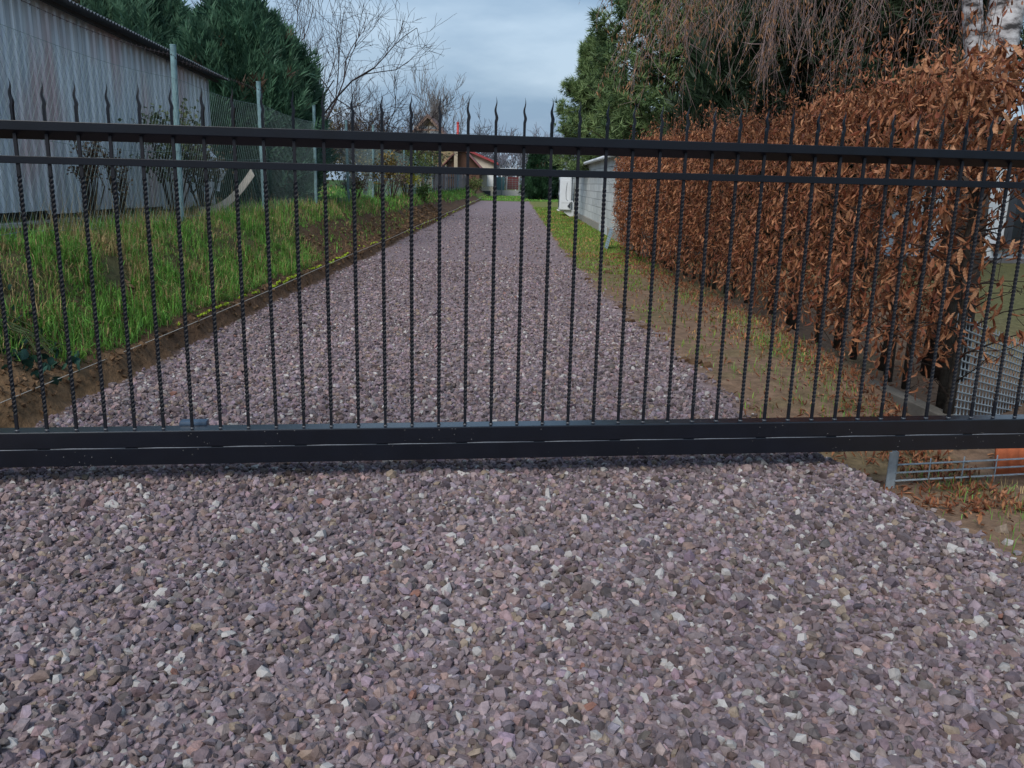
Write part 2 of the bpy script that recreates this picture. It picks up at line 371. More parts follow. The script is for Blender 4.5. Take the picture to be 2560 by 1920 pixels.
scatter(3.9, 5.6, .0230, 1, .0118, .0225, .06)
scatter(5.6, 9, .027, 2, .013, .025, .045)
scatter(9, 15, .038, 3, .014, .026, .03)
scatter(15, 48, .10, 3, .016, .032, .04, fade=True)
# loose outliers thrown past the edge
drive = gravel.build('gravel_drive', M['stone']); tag(drive, kind='stuff')
tag(drive, 'mauve grey crushed stone gravel covering the drive and the foreground', 'gravel')
# the largest stones in view, one object each
tmesh = {}
for P, Mt, c, t in bigs:
    pal = 0 if c[0] > .36 else (1 if c[1] > .15 else 2)
    key = (t, pal)
    if key not in tmesh:
        b = MB(); tv, tt = LOD[0][t]; b.add(tv, tt, None, [(.42, .39, .37), (.220, .170, .180), (.145, .112, .12)][pal]); tmesh[key] = b.mesh('stone', M['stone'])
    o = link('stone', tmesh[key], drive)
    m4 = Matrix.Identity(4)
    for i in range(3):
        for j in range(3): m4[i][j] = Mt[i, j]
        m4[i][3] = P[i]
    o.matrix_world = m4

# loose stones on the dirt by the mesh panel
for i, (x, y) in enumerate([(2.24, 3.72), (2.31, 3.62), (2.36, 3.76), (2.28, 3.5), (2.42, 3.55), (2.33, 3.4)]):
    b = MB(); tv, tt = LOD[0][i]; b.add(tv * (.022 + .004 * (i % 3)), tt, None, stone_cols(1, .3)[0])
    o = b.build('stone', M['stone'], drive); o.location = (x, y, float(height(x, y)) + .008)

# ------------------------------------------------------------------ sliding gate
PSI = math.radians(7.7194); GD = 3.8842; BX0 = -2.0974; BS = .125
gate = empty('sliding_gate', (0, GD, 0), 'black steel sliding gate with twisted bars and wavy spikes across the drive', 'gate', rz=PSI)
ZB0, ZB1, ZSEAM = .0874, .2469, .168
ZR0, ZR1 = 1.4026, 1.4334; ZT0, ZT1 = 1.5356, 1.5738; ZTIP = 1.7387
I0, I1 = -5, 44; UL, UR = BX0 + (I0 - .6) * BS, BX0 + (I1 + .6) * BS
bevel_box('bottom_beam', (UL, -.045, ZSEAM + .001), (UR, .045, ZB1), M['beam'], gate, .006, 3)
lower = bevel_box('track_tube', (UL, -.0468, ZB0), (UR, .047, ZSEAM), M['beam'], gate, .003, 2)
# pale grey strips painting in the lit tube edge along the seam, short gaps between
seam_mb = MB(); L_ = .318; seam_mb.tube([(0, -.0462, 0), (L_ * .3, -.0464, .0006), (L_ * .6, -.0462, -.0004), (L_, -.0462, .0003)], [.0016, .0026, .0024, .0015], 6); seam_me = seam_mb.mesh('seam_highlight', M['seam_lit'], True)
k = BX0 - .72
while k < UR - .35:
    o = link('seam_highlight', seam_me, lower); o.location = (k, 0, ZSEAM + .0005 + random.uniform(-.001, .001)); k += .372
# top rail: front face with an underside that slopes down to a back flange
tb = MB(); pr = [(-.025, ZT1), (-.025, ZT0), (.032, ZT0 - .034), (.036, ZT0 - .034), (.036, ZT1)]
vv = [(UL, y, z) for y, z in pr] + [(UR, y, z) for y, z in pr]
tb.add(vv, [(0, 1, 2), (0, 2, 3), (0, 3, 4), (5, 7, 6), (5, 8, 7), (5, 9, 8)], [(i, i + 5, (i + 1) % 5 + 5, (i + 1) % 5) for i in range(5)])
o = tb.build('top_rail', M['steel'], gate); bv = o.modifiers.new('edge', 'BEVEL'); bv.width = .003; bv.segments = 2; bv.limit_method = 'ANGLE'
bevel_box('middle_rail', (UL, -.012, ZR0), (UR, .012, ZR1), M['steel'], gate, .002, 2)
for sx in (UL - .04, UR): bevel_box('end_stile', (sx, -.03, ZB0 + .01), (sx + .04, .03, ZT1 + .002), M['steel'], gate, .004, 2)
# one bar: square foot, twisted shaft, square neck; and its spike
def bar_mesh():
    b = MB(); a = .0066; z0, z1 = ZB1 - .004, ZT0 + .01; zt0, zt1 = ZB1 + .075, ZR0 - .045
    zs = [z0, zt0] + list(np.linspace(zt0, zt1, 210)[1:]) + [z1]
    V = []; turns = 13.0
    for z in zs:
        t = np.clip((z - zt0) / (zt1 - zt0), 0, 1); ph = t * turns * 2 * math.pi + math.pi / 4
        e = 1 + .04 * (0 < t < 1)
        for c in range(4): V.append((math.cos(ph + c * math.pi / 2) * a * 1.36 * e, math.sin(ph + c * math.pi / 2) * a * 1.36 * e, z))
    q = [(i*4+j, i*4+(j+1) % 4, (i+1)*4+(j+1) % 4, (i+1)*4+j) for i in range(len(zs) - 1) for j in range(4)]
    b.add(V, None, q)
    # weld bead collar at the foot
    return b.mesh('bar', M['barpaint'])
def spike_mesh():
    b = MB(); zs = np.linspace(ZT1 - .004, ZTIP, 26); V = []
    for z in zs:
        t = (z - ZT1) / (ZTIP - ZT1); t = max(t, 0)
        amp = .0047 * sm(.30, .45, np.array(t)) * (1 - .5 * t); off = amp * math.sin((t - .34) / .42 * 2 * math.pi) * (1 if t > .3 else 0)
        wd = .0056 * (1 + .12 * math.exp(-((t - .42) / .12) ** 2)) * (1 if t < .5 else max(.05, 1 - ((t - .5) / .5) ** 1.2)); th = .0066 * (1 if t < .3 else (1 - .45 * (t - .3) / .7)) * (1 if t < .7 else max(.1, 1 - (t - .7) / .33))
        V += [(off - wd, -th, z), (off + wd, -th, z), (off + wd, th, z), (off - wd, th, z)]
    q = [(i*4+j, i*4+(j+1) % 4, (i+1)*4+(j+1) % 4, (i+1)*4+j) for i in range(25) for j in range(4)]
    b.add(V, [(100, 101, 102), (100, 102, 103)], q); return b.mesh('spike', M['steel'])
def collar_mesh():
    b = MB(); V = []; 
    for r, z in ((.0115, 0), (.0105, .002), (.0085, .0042)):
        for j in range(10): V.append((math.cos(j*.628) * r * (1 + .12 * math.sin(j * 2.3)), math.sin(j*.628) * r * (1 + .1 * math.cos(j * 3.1)), ZB1 + z - .0003))
    b.add(V, None, [(i*10+j, i*10+(j+1) % 10, (i+1)*10+(j+1) % 10, (i+1)*10+j) for i in range(2) for j in range(10)]); return b.mesh('weld', M['weld'], True)
bm_, sp_, cl_ = bar_mesh(), spike_mesh(), collar_mesh()
for i in range(I0, I1 + 1):
    o = link('bar', bm_, gate); o.location = (BX0 + i * BS, 0, 0); o.rotation_euler = (random.uniform(-.0012, .0012), random.uniform(-.0015, .0015), 0)
    s_ = link('spike', sp_, o); s_.rotation_euler = (0, 0, random.uniform(-.25, .25)); link('weld', cl_, o)
# little guide bracket on the back of the beam
br_ = bevel_box('guide_bracket', (-1.543, .046, .12), (-1.418, .10, .264), M['bluegrey'], gate, .010, 2)
# ------------------------------------------------------------------ string line and marker paint
st = empty('string_line', (-2.79, 4.0, .15), 'pale string stretched low along the cut edge of the bank', 'string')
b = MB(); yy = np.concatenate([np.linspace(3.9, 14, 12), np.linspace(16, 69, 18)])
b.tube(np.stack([-2.755 + .03 * sm(4, 12, yy) - .1 * sm(12, 60, yy), yy, .15 + .01 * np.sin(yy * .6)], 1) - np.array([-2.79, 4.0, .15]), np.interp(yy, [4, 12, 69], [.0024, .0036, .010]), 5)
b.build('cord', M['string'], st)
for yy_ in (3.92, 28.0, 69.0):
    b = MB(); b.tube([(0, 0, -.15), (0, 0, .22)], [.012, .016], 6, (.2, .15, .1)); o = b.build('peg', M['wood'], st); o.location = (-.02 - .06 * (yy_ > 20), yy_ - 4.0, -.1)
pb = MB()
for (a0, a1, dens) in [(6.9, 7.7, 150), (7.8, 9.2, 150), (9.6, 12.2, 130), (12.6, 14.2, 110), (15.0, 19.0, 30), (21.5, 36, 28), (38, 60, 10)]:
    n = int((a1 - a0) * dens * 1.8); y = rng.uniform(a0, a1, n); k = vn(y * 5.1, y * 0 + 2) > .33; y = y[k]; n = len(y)
    sz = np.interp(y, [7, 14, 60], [.007, .009, .02]); x = -2.79 - .015 * rng.random(n) - .08 * sm(14, 60, y); z = height(x, y) + .004 + .012 * rng.random(n)
    tv = np.array([(-1, 0, -.4), (1, .1, -.4), (.8, 0, .6), (-.7, .1, .5), (0, -.3, .1)], float)
    pb.inst(tv, [(0, 1, 4), (1, 2, 4), (2, 3, 4), (3, 0, 4)], None, rot_rand(n) * sz[:, None, None] * 1.2, np.stack([x, y, z], 1), np.tile((.4, .5, .03), (n, 1)))
o = pb.build('marker_paint', M['paint'], ground); tag(o, kind='stuff')

# ------------------------------------------------------------------ grass
def blades(mb, x, y, z, L, wid, cols, lean=.5, segs=2):
    n = len(x); az = rng.uniform(0, 6.28, n); bend = np.abs(rng.normal(0, lean, n))
    tv = np.zeros((n, 5, 3)); dx, dy = np.cos(az), np.sin(az); px, py = -dy, dx
    b1 = bend * .35; h1, r1 = .55 * np.cos(b1), .55 * np.sin(b1)
    h2, r2 = h1 + .5 * np.cos(bend * 1.25), r1 + .5 * np.sin(bend * 1.25)
    for j, (h, r, w) in enumerate([(0*h1, 0*r1, .5), (0*h1, 0*r1, -.5), (h1, r1, -.42), (h1, r1, .42), (h2, r2, 0)]):
        tv[:, j, 0] = x + L * r * dx + w * wid * px; tv[:, j, 1] = y + L * r * dy + w * wid * py; tv[:, j, 2] = z + L * h
    o = (np.arange(n) * 5)[:, None]
    mb.add(tv.reshape(-1, 3), np.concatenate([o + 3, o + 2, o + 4], 1), np.concatenate([o, o + 1, o + 2, o + 3], 1), np.repeat(cols, 5, 0))
def grass_cols(n, x, y, straw=.3, sc=1.0):
    f = np.clip(fbm(x * 1.4 * sc + 2, y * 1.1 * sc + 6) * .95 + .02 + .24 * rng.normal(size=n), 0, 1); g = rng.random((n, 1))
    green = np.array((.115, .295, .052)) * (.5 + 1.1 * g) + np.array((.06, .03, 0)) * rng.random((n, 1)); dry = np.array((.48, .35, .16)) * (.5 + .8 * g)
    return np.where((f < straw)[:, None], dry, green)
gr = MB()
def bank_strip(y0, y1, n, u0, u1, L0, L1, wid, straw):
    y = rng.uniform(y0, y1, n); uu = u0 + (u1 - u0) * rng.random(n)
    x = edge_l(y) - uu; den = fbm(x * 2.5 + 11, y * 2.5); k = (den > .30) & (vn(x * 9, y * 9) * .7 + .3 * rng.random(n) > .24) & (np.abs(x) < .74 * y + .8); x, y, uu = x[k], y[k], uu[k]; n = len(x)
    L = (L0 + (L1 - L0) * rng.random(n) ** 1.5) * (.35 + 1.3 * vn(x * 6 + 5, y * 5)); blades(gr, x, y, height(x, y) - .01, L, wid * (.7 + .6 * rng.random(n)), grass_cols(n, x, y, straw), 1.6)
bank_strip(4.0, 8.5, 19000, .30, 1.35, .06, .175, .006, .38)
bank_strip(6.0, 12.5, 21000, .17, 1.3, .06, .20, .007, .32)
bank_strip(5.2, 12, 8000, .14, .5, .08, .21, .0065, .14)
bank_strip(8.0, 15.0, 9000, .9, 2.2, .05, .15, .008, .62)
bank_strip(12, 22, 9000, .62, 1.5, .06, .22, .010, .34)
bank_strip(12, 26, 2200, .2, .7, .04, .13, .011, .25)
bank_strip(20, 42, 8000, .55, 1.5, .08, .22, .018, .25)
bank_strip(40, 70, 5000, .4, 1.4, .12, .28, .03, .15)
bank_strip(7.0, 14.0, 700, 1.0, 2.2, .25, .50, .004, .85)
tag(gr.build('bank_grass', M['grass']), 'tangled green and straw grass growing over the earth bank', 'grass', kind='stuff')
gg = MB(); n = 14000; y = rng.uniform(13, 55, n) ; x = -4.0 - 14 * rng.random(n) ** 1.6; cols = grass_cols(n, x, y, .12, .4) * 1.15
blades(gg, x, y, height(x, y) - .01, .06 + .14 * rng.random(n), .012 + y * .0007, cols, .6)
tag(gg.build('garden_grass', M['grass']), 'bright green garden grass behind the wire fence', 'grass', kind='stuff')
lg = MB(); n = 24000; y = 5 + 45 * rng.random(n) ** 1.5; x = edge_r(y) + .05 + (2.45 - edge_r(y)) * rng.random(n) + (y > 17) * 0
den = fbm(x * 2 + 31, y * 1.5); k = (den > np.interp(y, [5, 12, 16], [.60, .52, .25])) & (rng.random(n) < np.interp(y, [5, 10, 14], [.22, .35, 1])); x, y = x[k], y[k]; n = len(x)
cols = grass_cols(n, x, y, .22, .6) * np.array((1.1, .85, .8))
blades(lg, x, y, height(x, y) - .004, .02 + .05 * rng.random(n), .004 + y * .0006, cols, .8)
# tufts at the hedge foot
for (cx, cy, m_) in [(2.35, 7.6, 260), (2.3, 6.9, 200), (2.4, 8.6, 260), (2.2, 6.0, 160), (2.3, 5.5, 150), (2.2, 10.5, 200), (1.75, 6.2, 60), (2.42, 4.45, 120), (2.6, 3.95, 120), (2.5, 3.5, 150), (2.35, 3.25, 120), (2.75, 4.2, 90)]:
    x = cx + rng.normal(0, .13, m_); y = cy + rng.normal(0, .25, m_) * min(1, cy / 6); blades(lg, x, y, height(x, y) - .004, .03 + .07 * rng.random(m_), np.full(m_, .0035), grass_cols(m_, x, y, .3), .9)
n = 6000; y = rng.uniform(66.5, 92, n); x = rng.uniform(-3, 9, n); blades(lg, x, y, height(x, y), .06 + .05 * rng.random(n), np.full(n, .06), grass_cols(n, x, y, .15, .2), .5)
tag(lg.build('lawn_grass', M['grass']), 'short grass thinning to bare dirt beside the gravel drive', 'grass', kind='stuff')

# ------------------------------------------------------------------ dry leaf shapes
def leaf_shape(curl, fold, seed, st=3, pleat=0.0):
    """leaf of length 1 hanging along -Z from the origin, midrib curling towards +Y, blades folded"""
    r = np.random.default_rng(seed); V = [(0, 0, 0)]; ang = 0; px, pz = 0, 0; ts = np.linspace(0, 1, st + 1)
    mids = []
    for i in range(1, st + 1):
        ang = curl * ts[i]; px += math.sin(ang) / st; pz -= math.cos(ang) / st; mids.append((px, pz, ts[i]))
    tri, quad = [], []
    for i, (y, z, t) in enumerate(mids[:-1]):
        w = .19 * math.sin(math.pi * min(1, t ** .8)) ** .8; tw = (r.random() - .5) * .25
        pl = pleat * (1 if i % 2 else -1)
        V += [(-w * math.cos(fold + tw), y + w * math.sin(fold + tw) + pl, z), (0, y, z), (w * math.cos(fold - tw), y + w * math.sin(fold - tw) + pl, z)]
    V.append((0, mids[-1][0], mids[-1][1])); e = len(V) - 1
    tri += [(0, 1, 2), (0, 2, 3)]
    for i in range(len(mids) - 2):
        a = 1 + i * 3; quad += [(a, a + 3, a + 4, a + 1), (a + 1, a + 4, a + 5, a + 2)]
    a = e - 3; tri += [(a, e, a + 1), (a + 1, e, a + 2)]
    return np.array(V, float), np.array(tri), np.array(quad).reshape(-1, 4)
LEAF = [leaf_shape(c, f, i) for i, (c, f) in enumerate([(.7, .9), (1.6, 1.0), (-.6, .7), (1.0, 1.2), (2.3, .9), (.3, .5), (-1.4, 1.0), (1.2, .6)])]
LEAF_HI = [leaf_shape(c, f, 40 + i, 12, .022) for i, (c, f) in enumerate([(.7, .8), (1.5, 1.0), (-.5, .7), (1.0, 1.15), (2.1, .8), (.4, .55)])]
def leaf_cols(n, bright=1.0):
    k = rng.random((n, 1)); a = np.array((.185, .052, .024)); b_ = np.array((.48, .225, .108)); c = a + (b_ - a) * k ** 1.4
    dk = rng.random(n) < .2; c[dk] *= .55
    return c * bright
def hang(n, out=(-1, 0, 0), spread=.55):
    """rotations for hanging leaves: local -Z mostly down, tilted at random, spun about Z"""
    return rot_z(rng.uniform(0, 6.28, n)) @ rot_x(rng.normal(0, spread, n)) @ rot_y(rng.normal(0, spread * .8, n))

# ------------------------------------------------------------------ beech hedge
hedge = empty('beech_hedge', (2.95, 10.5, 0), 'tall clipped hedge of brown dry leaves along the right of the drive', 'hedge')
def htop(y): return 2.06 + .16 * (vn(y * .9, 4.4) - .5) + .12 * (vn(y * 3.1, 1.2) - .5) + .06 * sm(10, 15, y)
HO = np.array([2.95, 10.5, 0])
def hx(y): return -.42 * sm(7.5, 17.0, y)
def hedge_points():
    pts = []; sz = []
    def push(x, y, z, s): pts.append(np.stack([x, y, z], 1)); sz.append(s)
    # drive side
    n = 27000; y = 5.0 + 13.2 * rng.random(n); z = .10 + (htop(y) - .05) * rng.random(n) ** .92
    low = rng.random(n) < np.interp(z, [.1, .35, .7], [.12, .6, 1]); hole = (y < 6.2) & (rng.random(n) < np.interp(y, [5.0, 6.2], [.28, 0])) & (z < 1.45)
    k = low & ~hole; y, z = y[k], z[k]; n = len(y)
    bul = .10 * (fbm(y * 1.3, z * 1.6) - .5) * 2 + .10 * sm(.9, .1, z) + .09 * sm(1.6, 2.2, z)
    x = 2.47 + hx(y) + bul + np.abs(rng.exponential(.085, n)) * 1.0; push(x, y, z, .062 + .040 * rng.random(n))
    # top
    n = 4400; y = 5.0 + 13.2 * rng.random(n); x = 2.52 + hx(y) + .95 * rng.random(n); z = htop(y) + .08 * rng.normal(size=n) - .05; push(x, y, z, .05 + .035 * rng.random(n))
    # free shoots above
    for _ in range(270):
        sy = rng.uniform(5.0, 18); sx = rng.uniform(2.6, 3.5) + float(hx(sy)); L = rng.uniform(.12, .62) * (1.15 if sy < 9 else .9); m_ = int(L * 34)
        t = rng.random(m_); push(sx + .10 * t * rng.normal() + rng.normal(0, .02, m_), sy + .1 * t * rng.normal() + rng.normal(0, .02, m_), htop(sy) - .05 + L * t, .04 + .03 * rng.random(m_)); shoots.append((sx, sy, htop(sy) - .25, L + .2))
    # near end face: thick on top, ragged and see-through below
    n = 3400; x = 2.45 + 1.35 * rng.random(n); z = .35 + 1.85 * rng.random(n); pk = np.interp(z, [.35, .7, 1.2, 1.4, 1.55, 2.2], [.05, .14, .30, .6, .95, 1.0]) * np.where((x > 2.85) & (z < 1.46), .28, 1)
    k = rng.random(n) < pk; x, z = x[k], z[k]; n = len(x); y = 4.88 + np.abs(rng.normal(0, .16, n)) + .06 * rng.normal(size=n); push(x, y, z, .065 + .035 * rng.random(n))
    # near upper corner bulging towards the gate
    n = 420; x = 2.30 + .75 * rng.random(n); z = 1.45 + .70 * rng.random(n) ** .8; y = 4.62 + .3 * rng.random(n) + .25 * (x < 2.45); push(x, y, z, .07 + .035 * rng.random(n))
    # sprays hanging at the lower near corner
    for (cx, cy, cz) in [(2.55, 5.0, .95), (2.62, 4.95, .62), (2.75, 4.9, .75), (2.5, 5.3, .5), (2.95, 4.85, 1.1), (2.45, 5.6, .42), (2.85, 4.9, .55), (2.45, 5.15, .78), (3.1, 4.9, .95), (3.25, 4.9, 1.15), (3.05, 4.85, .62)]:
        m_ = 16; push(cx + rng.normal(0, .09, m_), cy + rng.normal(0, .07, m_), cz + rng.normal(0, .07, m_), .075 + .03 * rng.random(m_))
    # back side, seen only through gaps
    n = 5000; y = 5.6 + 12.4 * rng.random(n); z = .3 + (htop(y) - .3) * rng.random(n); x = 2.85 + hx(y) + .45 * rng.random(n); push(x, y, z, .09 + .03 * rng.random(n))
    return np.concatenate(pts), np.concatenate(sz)
shoots = []
HP, HS = hedge_points(); n = len(HP)
HR = hang(n); HC = leaf_cols(n); pick = rng.integers(0, len(LEAF), n)
# brighter crowns of shoots in the near upper corner are simply younger, paler leaves
d = np.linalg.norm(HP - np.array([0, 0, 1.37]), axis=1); score = HS / d; score[(HP[:, 0] > 3.25) | (HP[:, 0] / HP[:, 1] > .63)] = 0
order = np.argsort(-score); hi = order[:300]; rest = np.ones(n, bool); rest[hi] = False
hl = MB()
for t, (tv, tt, tq) in enumerate(LEAF):
    s_ = rest & (pick == t); hl.inst(tv, tt, tq, HR[s_] * HS[s_, None, None], HP[s_] - HO, HC[s_])
o = hl.build('leaves', M['leafb'], hedge); tag(o, kind='stuff')
lmesh = []
for t, (tv, tt, tq) in enumerate(LEAF_HI):
    for c in [(.38, .175, .085), (.28, .115, .052), (.20, .075, .035), (.47, .245, .13)]:
        b = MB(); b.add(tv, tt, tq, c); lmesh.append(b.mesh('leaf', M['leafb']))
for i in hi:
    o = link('leaf', random.choice(lmesh), hedge); m4 = Matrix.Identity(4)
    for a in range(3):
        for c in range(3): m4[a][c] = HR[i, a, c] * HS[i]
        m4[a][3] = HP[i, a] - HO[a]
    o.matrix_basis = m4
# stems and twigs
bb = MB(); brk = (.045, .032, .026)
for k_, yy_ in enumerate(np.arange(5.12, 18.2, .42)):
    base = np.array([2.93 + float(hx(yy_)) + rng.normal(0, .06), yy_ + rng.normal(0, .05), -.05]); hgt = htop(yy_) - .1; r0 = .028 + .012 * rng.random()
    if k_ == 0: r0 = .032; base[:2] = (2.76, 5.14)
    pts = [base + np.array([rng.normal(0, .02), rng.normal(0, .02), t * hgt]) for t in np.linspace(0, 1, 6)]; pts[0] = base
    s_ = MB(); s_.tube(np.array(pts) - HO, np.linspace(r0, .008, 6), 6, (.05, .042, .034)); s_.build('stem', M['bark'], hedge, True)
    for j in range(26 if k_ < 4 else 13):
        t = rng.random() ** .8; p0 = base + np.array([0, 0, .12 + t * hgt * .9]); az = rng.uniform(0, 6.28) if k_ < 4 else rng.uniform(2.2, 4.1); L = rng.uniform(.25, .6)
        dv = np.array([math.cos(az), math.sin(az), rng.uniform(-.1, .7)]); q = [p0, p0 + dv * L * .5 + rng.normal(0, .03, 3), p0 + dv * L + rng.normal(0, .05, 3) - np.array([0, 0, .05])]
        bb.tube(np.array(q) - HO, [.007, .004, .0015], 4, brk, False)
        for _ in range(2):
            e = q[1] + (q[2] - q[1]) * rng.random(); f = e + rng.normal(0, .13, 3); bb.tube(np.array([e, (e + f) / 2 + rng.normal(0, .02, 3), f]) - HO, [.003, .002, .001], 3, brk, False)
for sx, sy, sz, L in shoots: bb.tube(np.array([(sx, sy, sz), (sx + rng.normal(0, .03), sy + rng.normal(0, .03), sz + L * .5), (sx + rng.normal(0, .06), sy + rng.normal(0, .06), sz + L * 1.05)]) - HO, [.004, .003, .0012], 3, (.07, .045, .038), False)
tag(bb.build('twigs', M['bark'], hedge), kind='stuff')

# fallen leaves along the hedge foot
fl = MB(); n = 4200; y = 4.0 + 13 * rng.random(n) ** 1.4; x = 2.55 + hx(y) - np.abs(rng.exponential(.33, n)) + .15 * rng.random(n); k = x > edge_r(y) - .05; x, y = x[k], y[k]
x = np.concatenate([x, rng.uniform(2.2, 4.5, 500), rng.normal(2.35, .12, 260)]); y = np.concatenate([y, rng.uniform(3.6, 7.5, 500), rng.normal(4.95, .25, 260)]); n = len(x)
Pf = np.stack([x, y, height(x, y) + .012], 1); Rf = rot_z(rng.uniform(0, 6.28, n)) @ rot_x(np.pi / 2 + rng.normal(0, .35, n)); sf = .035 + .035 * rng.random(n); pk = rng.integers(0, 8, n); cf = leaf_cols(n, .9)
for t, (tv, tt, tq) in enumerate(LEAF): s_ = pk == t; fl.inst(tv, tt, tq, Rf[s_] * sf[s_, None, None], Pf[s_], cf[s_])
tag(fl.build('fallen_leaves', M['leafb']), 'scattered brown fallen leaves on the dirt strip below the hedge', 'leaves', kind='stuff')
# clods along the right edge of the gravel
for i, (x, y, s_) in enumerate([(1.36, 6.55, .045), (1.43, 6.45, .05), (1.50, 6.36, .04), (1.27, 8.1, .05), (1.18, 8.5, .06), (1.22, 9.4, .05), (1.46, 13.2, .07), (1.06, 12.2, .05)]):
    tv, tt = LOD[0][i]; b = MB(); b.add(tv * s_ * np.array([1.2, 1, .7]), tt, None, (.10, .06, .035)); o = b.build('earth_clod', M['ground'], ground); o.location = (x, y, float(height(x, y)) + s_ * .25)

for i in range(110):
    y = 3.2 + 9 * random.random() ** 1.4; x = float(edge_r(np.array(y))) + abs(random.gauss(0, .07)); tv, tt = LOD[1][i % 12]; dirty = i % 3 == 0
    b = MB(); b.add(tv * random.uniform(.012, .03 if dirty else .022), tt, None, (.15, .095, .06) if dirty else stone_cols(1, .1)[0]); o = b.build('earth_clod' if dirty else 'stone', M['ground'] if dirty else M['stone'], ground if dirty else drive); o.location = (x, y, float(height(x, y)) + .006)

# concrete kerb at the hedge foot
b = MB(); b.box((-.05, -.42, -.3), (.05, .75, .1)); kerb = b.build('concrete_kerb', M['conc']); kerb.location = (2.72, 5.35, -.08); kerb.rotation_euler = (0, 0, .10)
bv = kerb.modifiers.new('edge', 'BEVEL'); bv.width = .01; tag(kerb, 'low concrete kerb at the near foot of the brown hedge', 'kerb')

# ------------------------------------------------------------------ steel grating, mesh panel, clay tile
A = np.array([2.73, 5.02]); B = np.array([4.5, 6.75]); gl = float(np.linalg.norm(B - A)); ga = math.atan2(B[1] - A[1], B[0] - A[0])
grt = empty('steel_grating', (A[0], A[1], -.55), 'galvanised steel grating panel leaning on edge beside the near hedge end', 'grating', rz=ga)
grt.rotation_euler = (math.radians(-6), math.radians(13), ga)
barb = MB(); barb.box((0, -.012, -.0032), (gl, .012, .0032)); hm = barb.mesh('bearing_bar', M['galv'])
for i in range(24): o = link('bearing_bar', hm, grt); o.location = (0, 0, .03 + i * .050)
crs = MB(); crs.box((-.0022, .004, 0), (.0022, .010, 1.2)); cm = crs.mesh('cross_rod', M['galv'])
for i in range(1, int(gl / .075)): o = link('cross_rod', cm, grt); o.location = (i * .075, 0, .02)
e = MB(); e.box((-.004, -.016, .01), (0, .016, 1.22)); em = e.mesh('end_bar', M['galv'])
for xx in (0, gl + .004): o = link('end_bar', em, grt); o.location = (xx, 0, 0)

pnl = empty('mesh_panel', (2.085, 4.36, -.2), 'low galvanised double rod mesh panel with angle post under the gate', 'mesh panel', rz=math.atan2(.17, .81))
b = MB(); b.box((-.028, -.003, -.15), (.028, .003, .2)); b.box((.022, -.003, -.15), (.028, .05, .2)); b.build('angle_post', M['galv'], pnl)
rod = MB(); rod.tube([(0, 0, 0), (1.6, 0, 0)], .003, 6); rm_ = rod.mesh('horizontal_rod', M['galv'], True)
for i in range(4):
    for yy_ in (-.0055, .0055): o = link('horizontal_rod', rm_, pnl); o.location = (.02, yy_, -.012 + i * .046)
rod = MB(); rod.tube([(0, 0, -.05), (0, 0, .155)], .0035, 6); rm_ = rod.mesh('vertical_rod', M['galv'], True)
for i in range(1, 8): o = link('vertical_rod', rm_, pnl); o.location = (.02 + i * .212, 0, 0)

tl = empty('clay_tile', (2.80, 4.60, -.21), 'orange clay roof tile standing upright behind the low mesh panel', 'roof tile', rz=.15)
b = MB(); nx_ = 40; w_ = .30; xs_ = np.linspace(0, w_, nx_); prf = .012 * np.abs(np.sin(xs_ / w_ * np.pi * 4)) ** .6
V = []
for z_, lean in ((0, 0), (.27, .05)):
    for dy in (0, .014):
        for xv, pv in zip(xs_, prf): V.append((xv, lean + dy - pv, z_))
q = []
for j in range(nx_ - 1): q += [(j, j+1, 2*nx_+j+1, 2*nx_+j), (nx_+j+1, nx_+j, 3*nx_+j, 3*nx_+j+1), (2*nx_+j, 2*nx_+j+1, 3*nx_+j+1, 3*nx_+j), (nx_+j, nx_+j+1, j+1, j)]
q += [(0, 2*nx_, 3*nx_, nx_), (nx_-1, 2*nx_-1, 4*nx_-1, 3*nx_-1)]
b.add(V, None, q, (.60, .17, .075)); b.build('ribbed_sheet', M['tile'], tl, True)
bevel_box('head_lug', (.02, .016, .22), (.28, .05, .245), mat('clay', (.55, .16, .07), vary=.2), tl, .004, 1)

# ------------------------------------------------------------------ chain link fence on the bank
FX = -3.86; fy = [9.9 + 3.3 * i for i in range(10)]
fence = empty('wire_fence', (FX, 6.6, .8), 'chain link fence on teal grey tubular posts along the top of the bank', 'fence')
FO = np.array([FX, 6.6, .8])
for i, y in enumerate(fy):
    zt = [2.77, 2.75, 2.70, 2.66, 2.77, 2.6, 2.6, 2.55, 2.5, 2.5][i]; zg = float(height(FX, y)) - .25
    b = MB(); b.tube([(0, 0, zg - .8), (0, 0, zt - .8)], 0.034 if i < 2 else .03, 12, cap=True); b.tube([(0, 0, zt - .802), (0, 0, zt - .792)], .037, 12)
    o = b.build('post', M['postp'], fence, False); o.location = (random.uniform(-.02, .02), y - 6.6, 0); o.rotation_euler = (random.uniform(-.015, .015), random.uniform(-.012, .02), 0)
cw = MB(); y0, y1 = 2.6, 42.0
def ztop_f(y): 
    ph = ((y - 6.6) / 3.3) % 1.0; return 2.42 - .05 * np.sin(np.pi * ph) - .012 * np.clip(y - 15, 0, 30)
for s_ in (1, -1):
    for yc in np.arange(y0 - 1.7, y1 + 1.7, .075):
        z0 = .86; H_ = 1.56; ya, yb = (yc, yc + H_ * .62) if s_ > 0 else (yc + H_ * .62, yc)
        n_ = 4; t = np.linspace(0, 1, n_ + 1); yy = ya + (yb - ya) * t
        if yy.min() < y0 or yy.max() > y1: continue
        zz = z0 + (ztop_f(yy) - z0) * t; cw.tube(np.stack([FX + .037 + .004 * s_ + .01 * np.sin(yy * 2.1), yy, zz], 1) - FO, 0.0012 if yc < 18 else .0018, 3, cap=False)
tag(cw.build('chain_link', M['wire'], fence), kind='stuff')
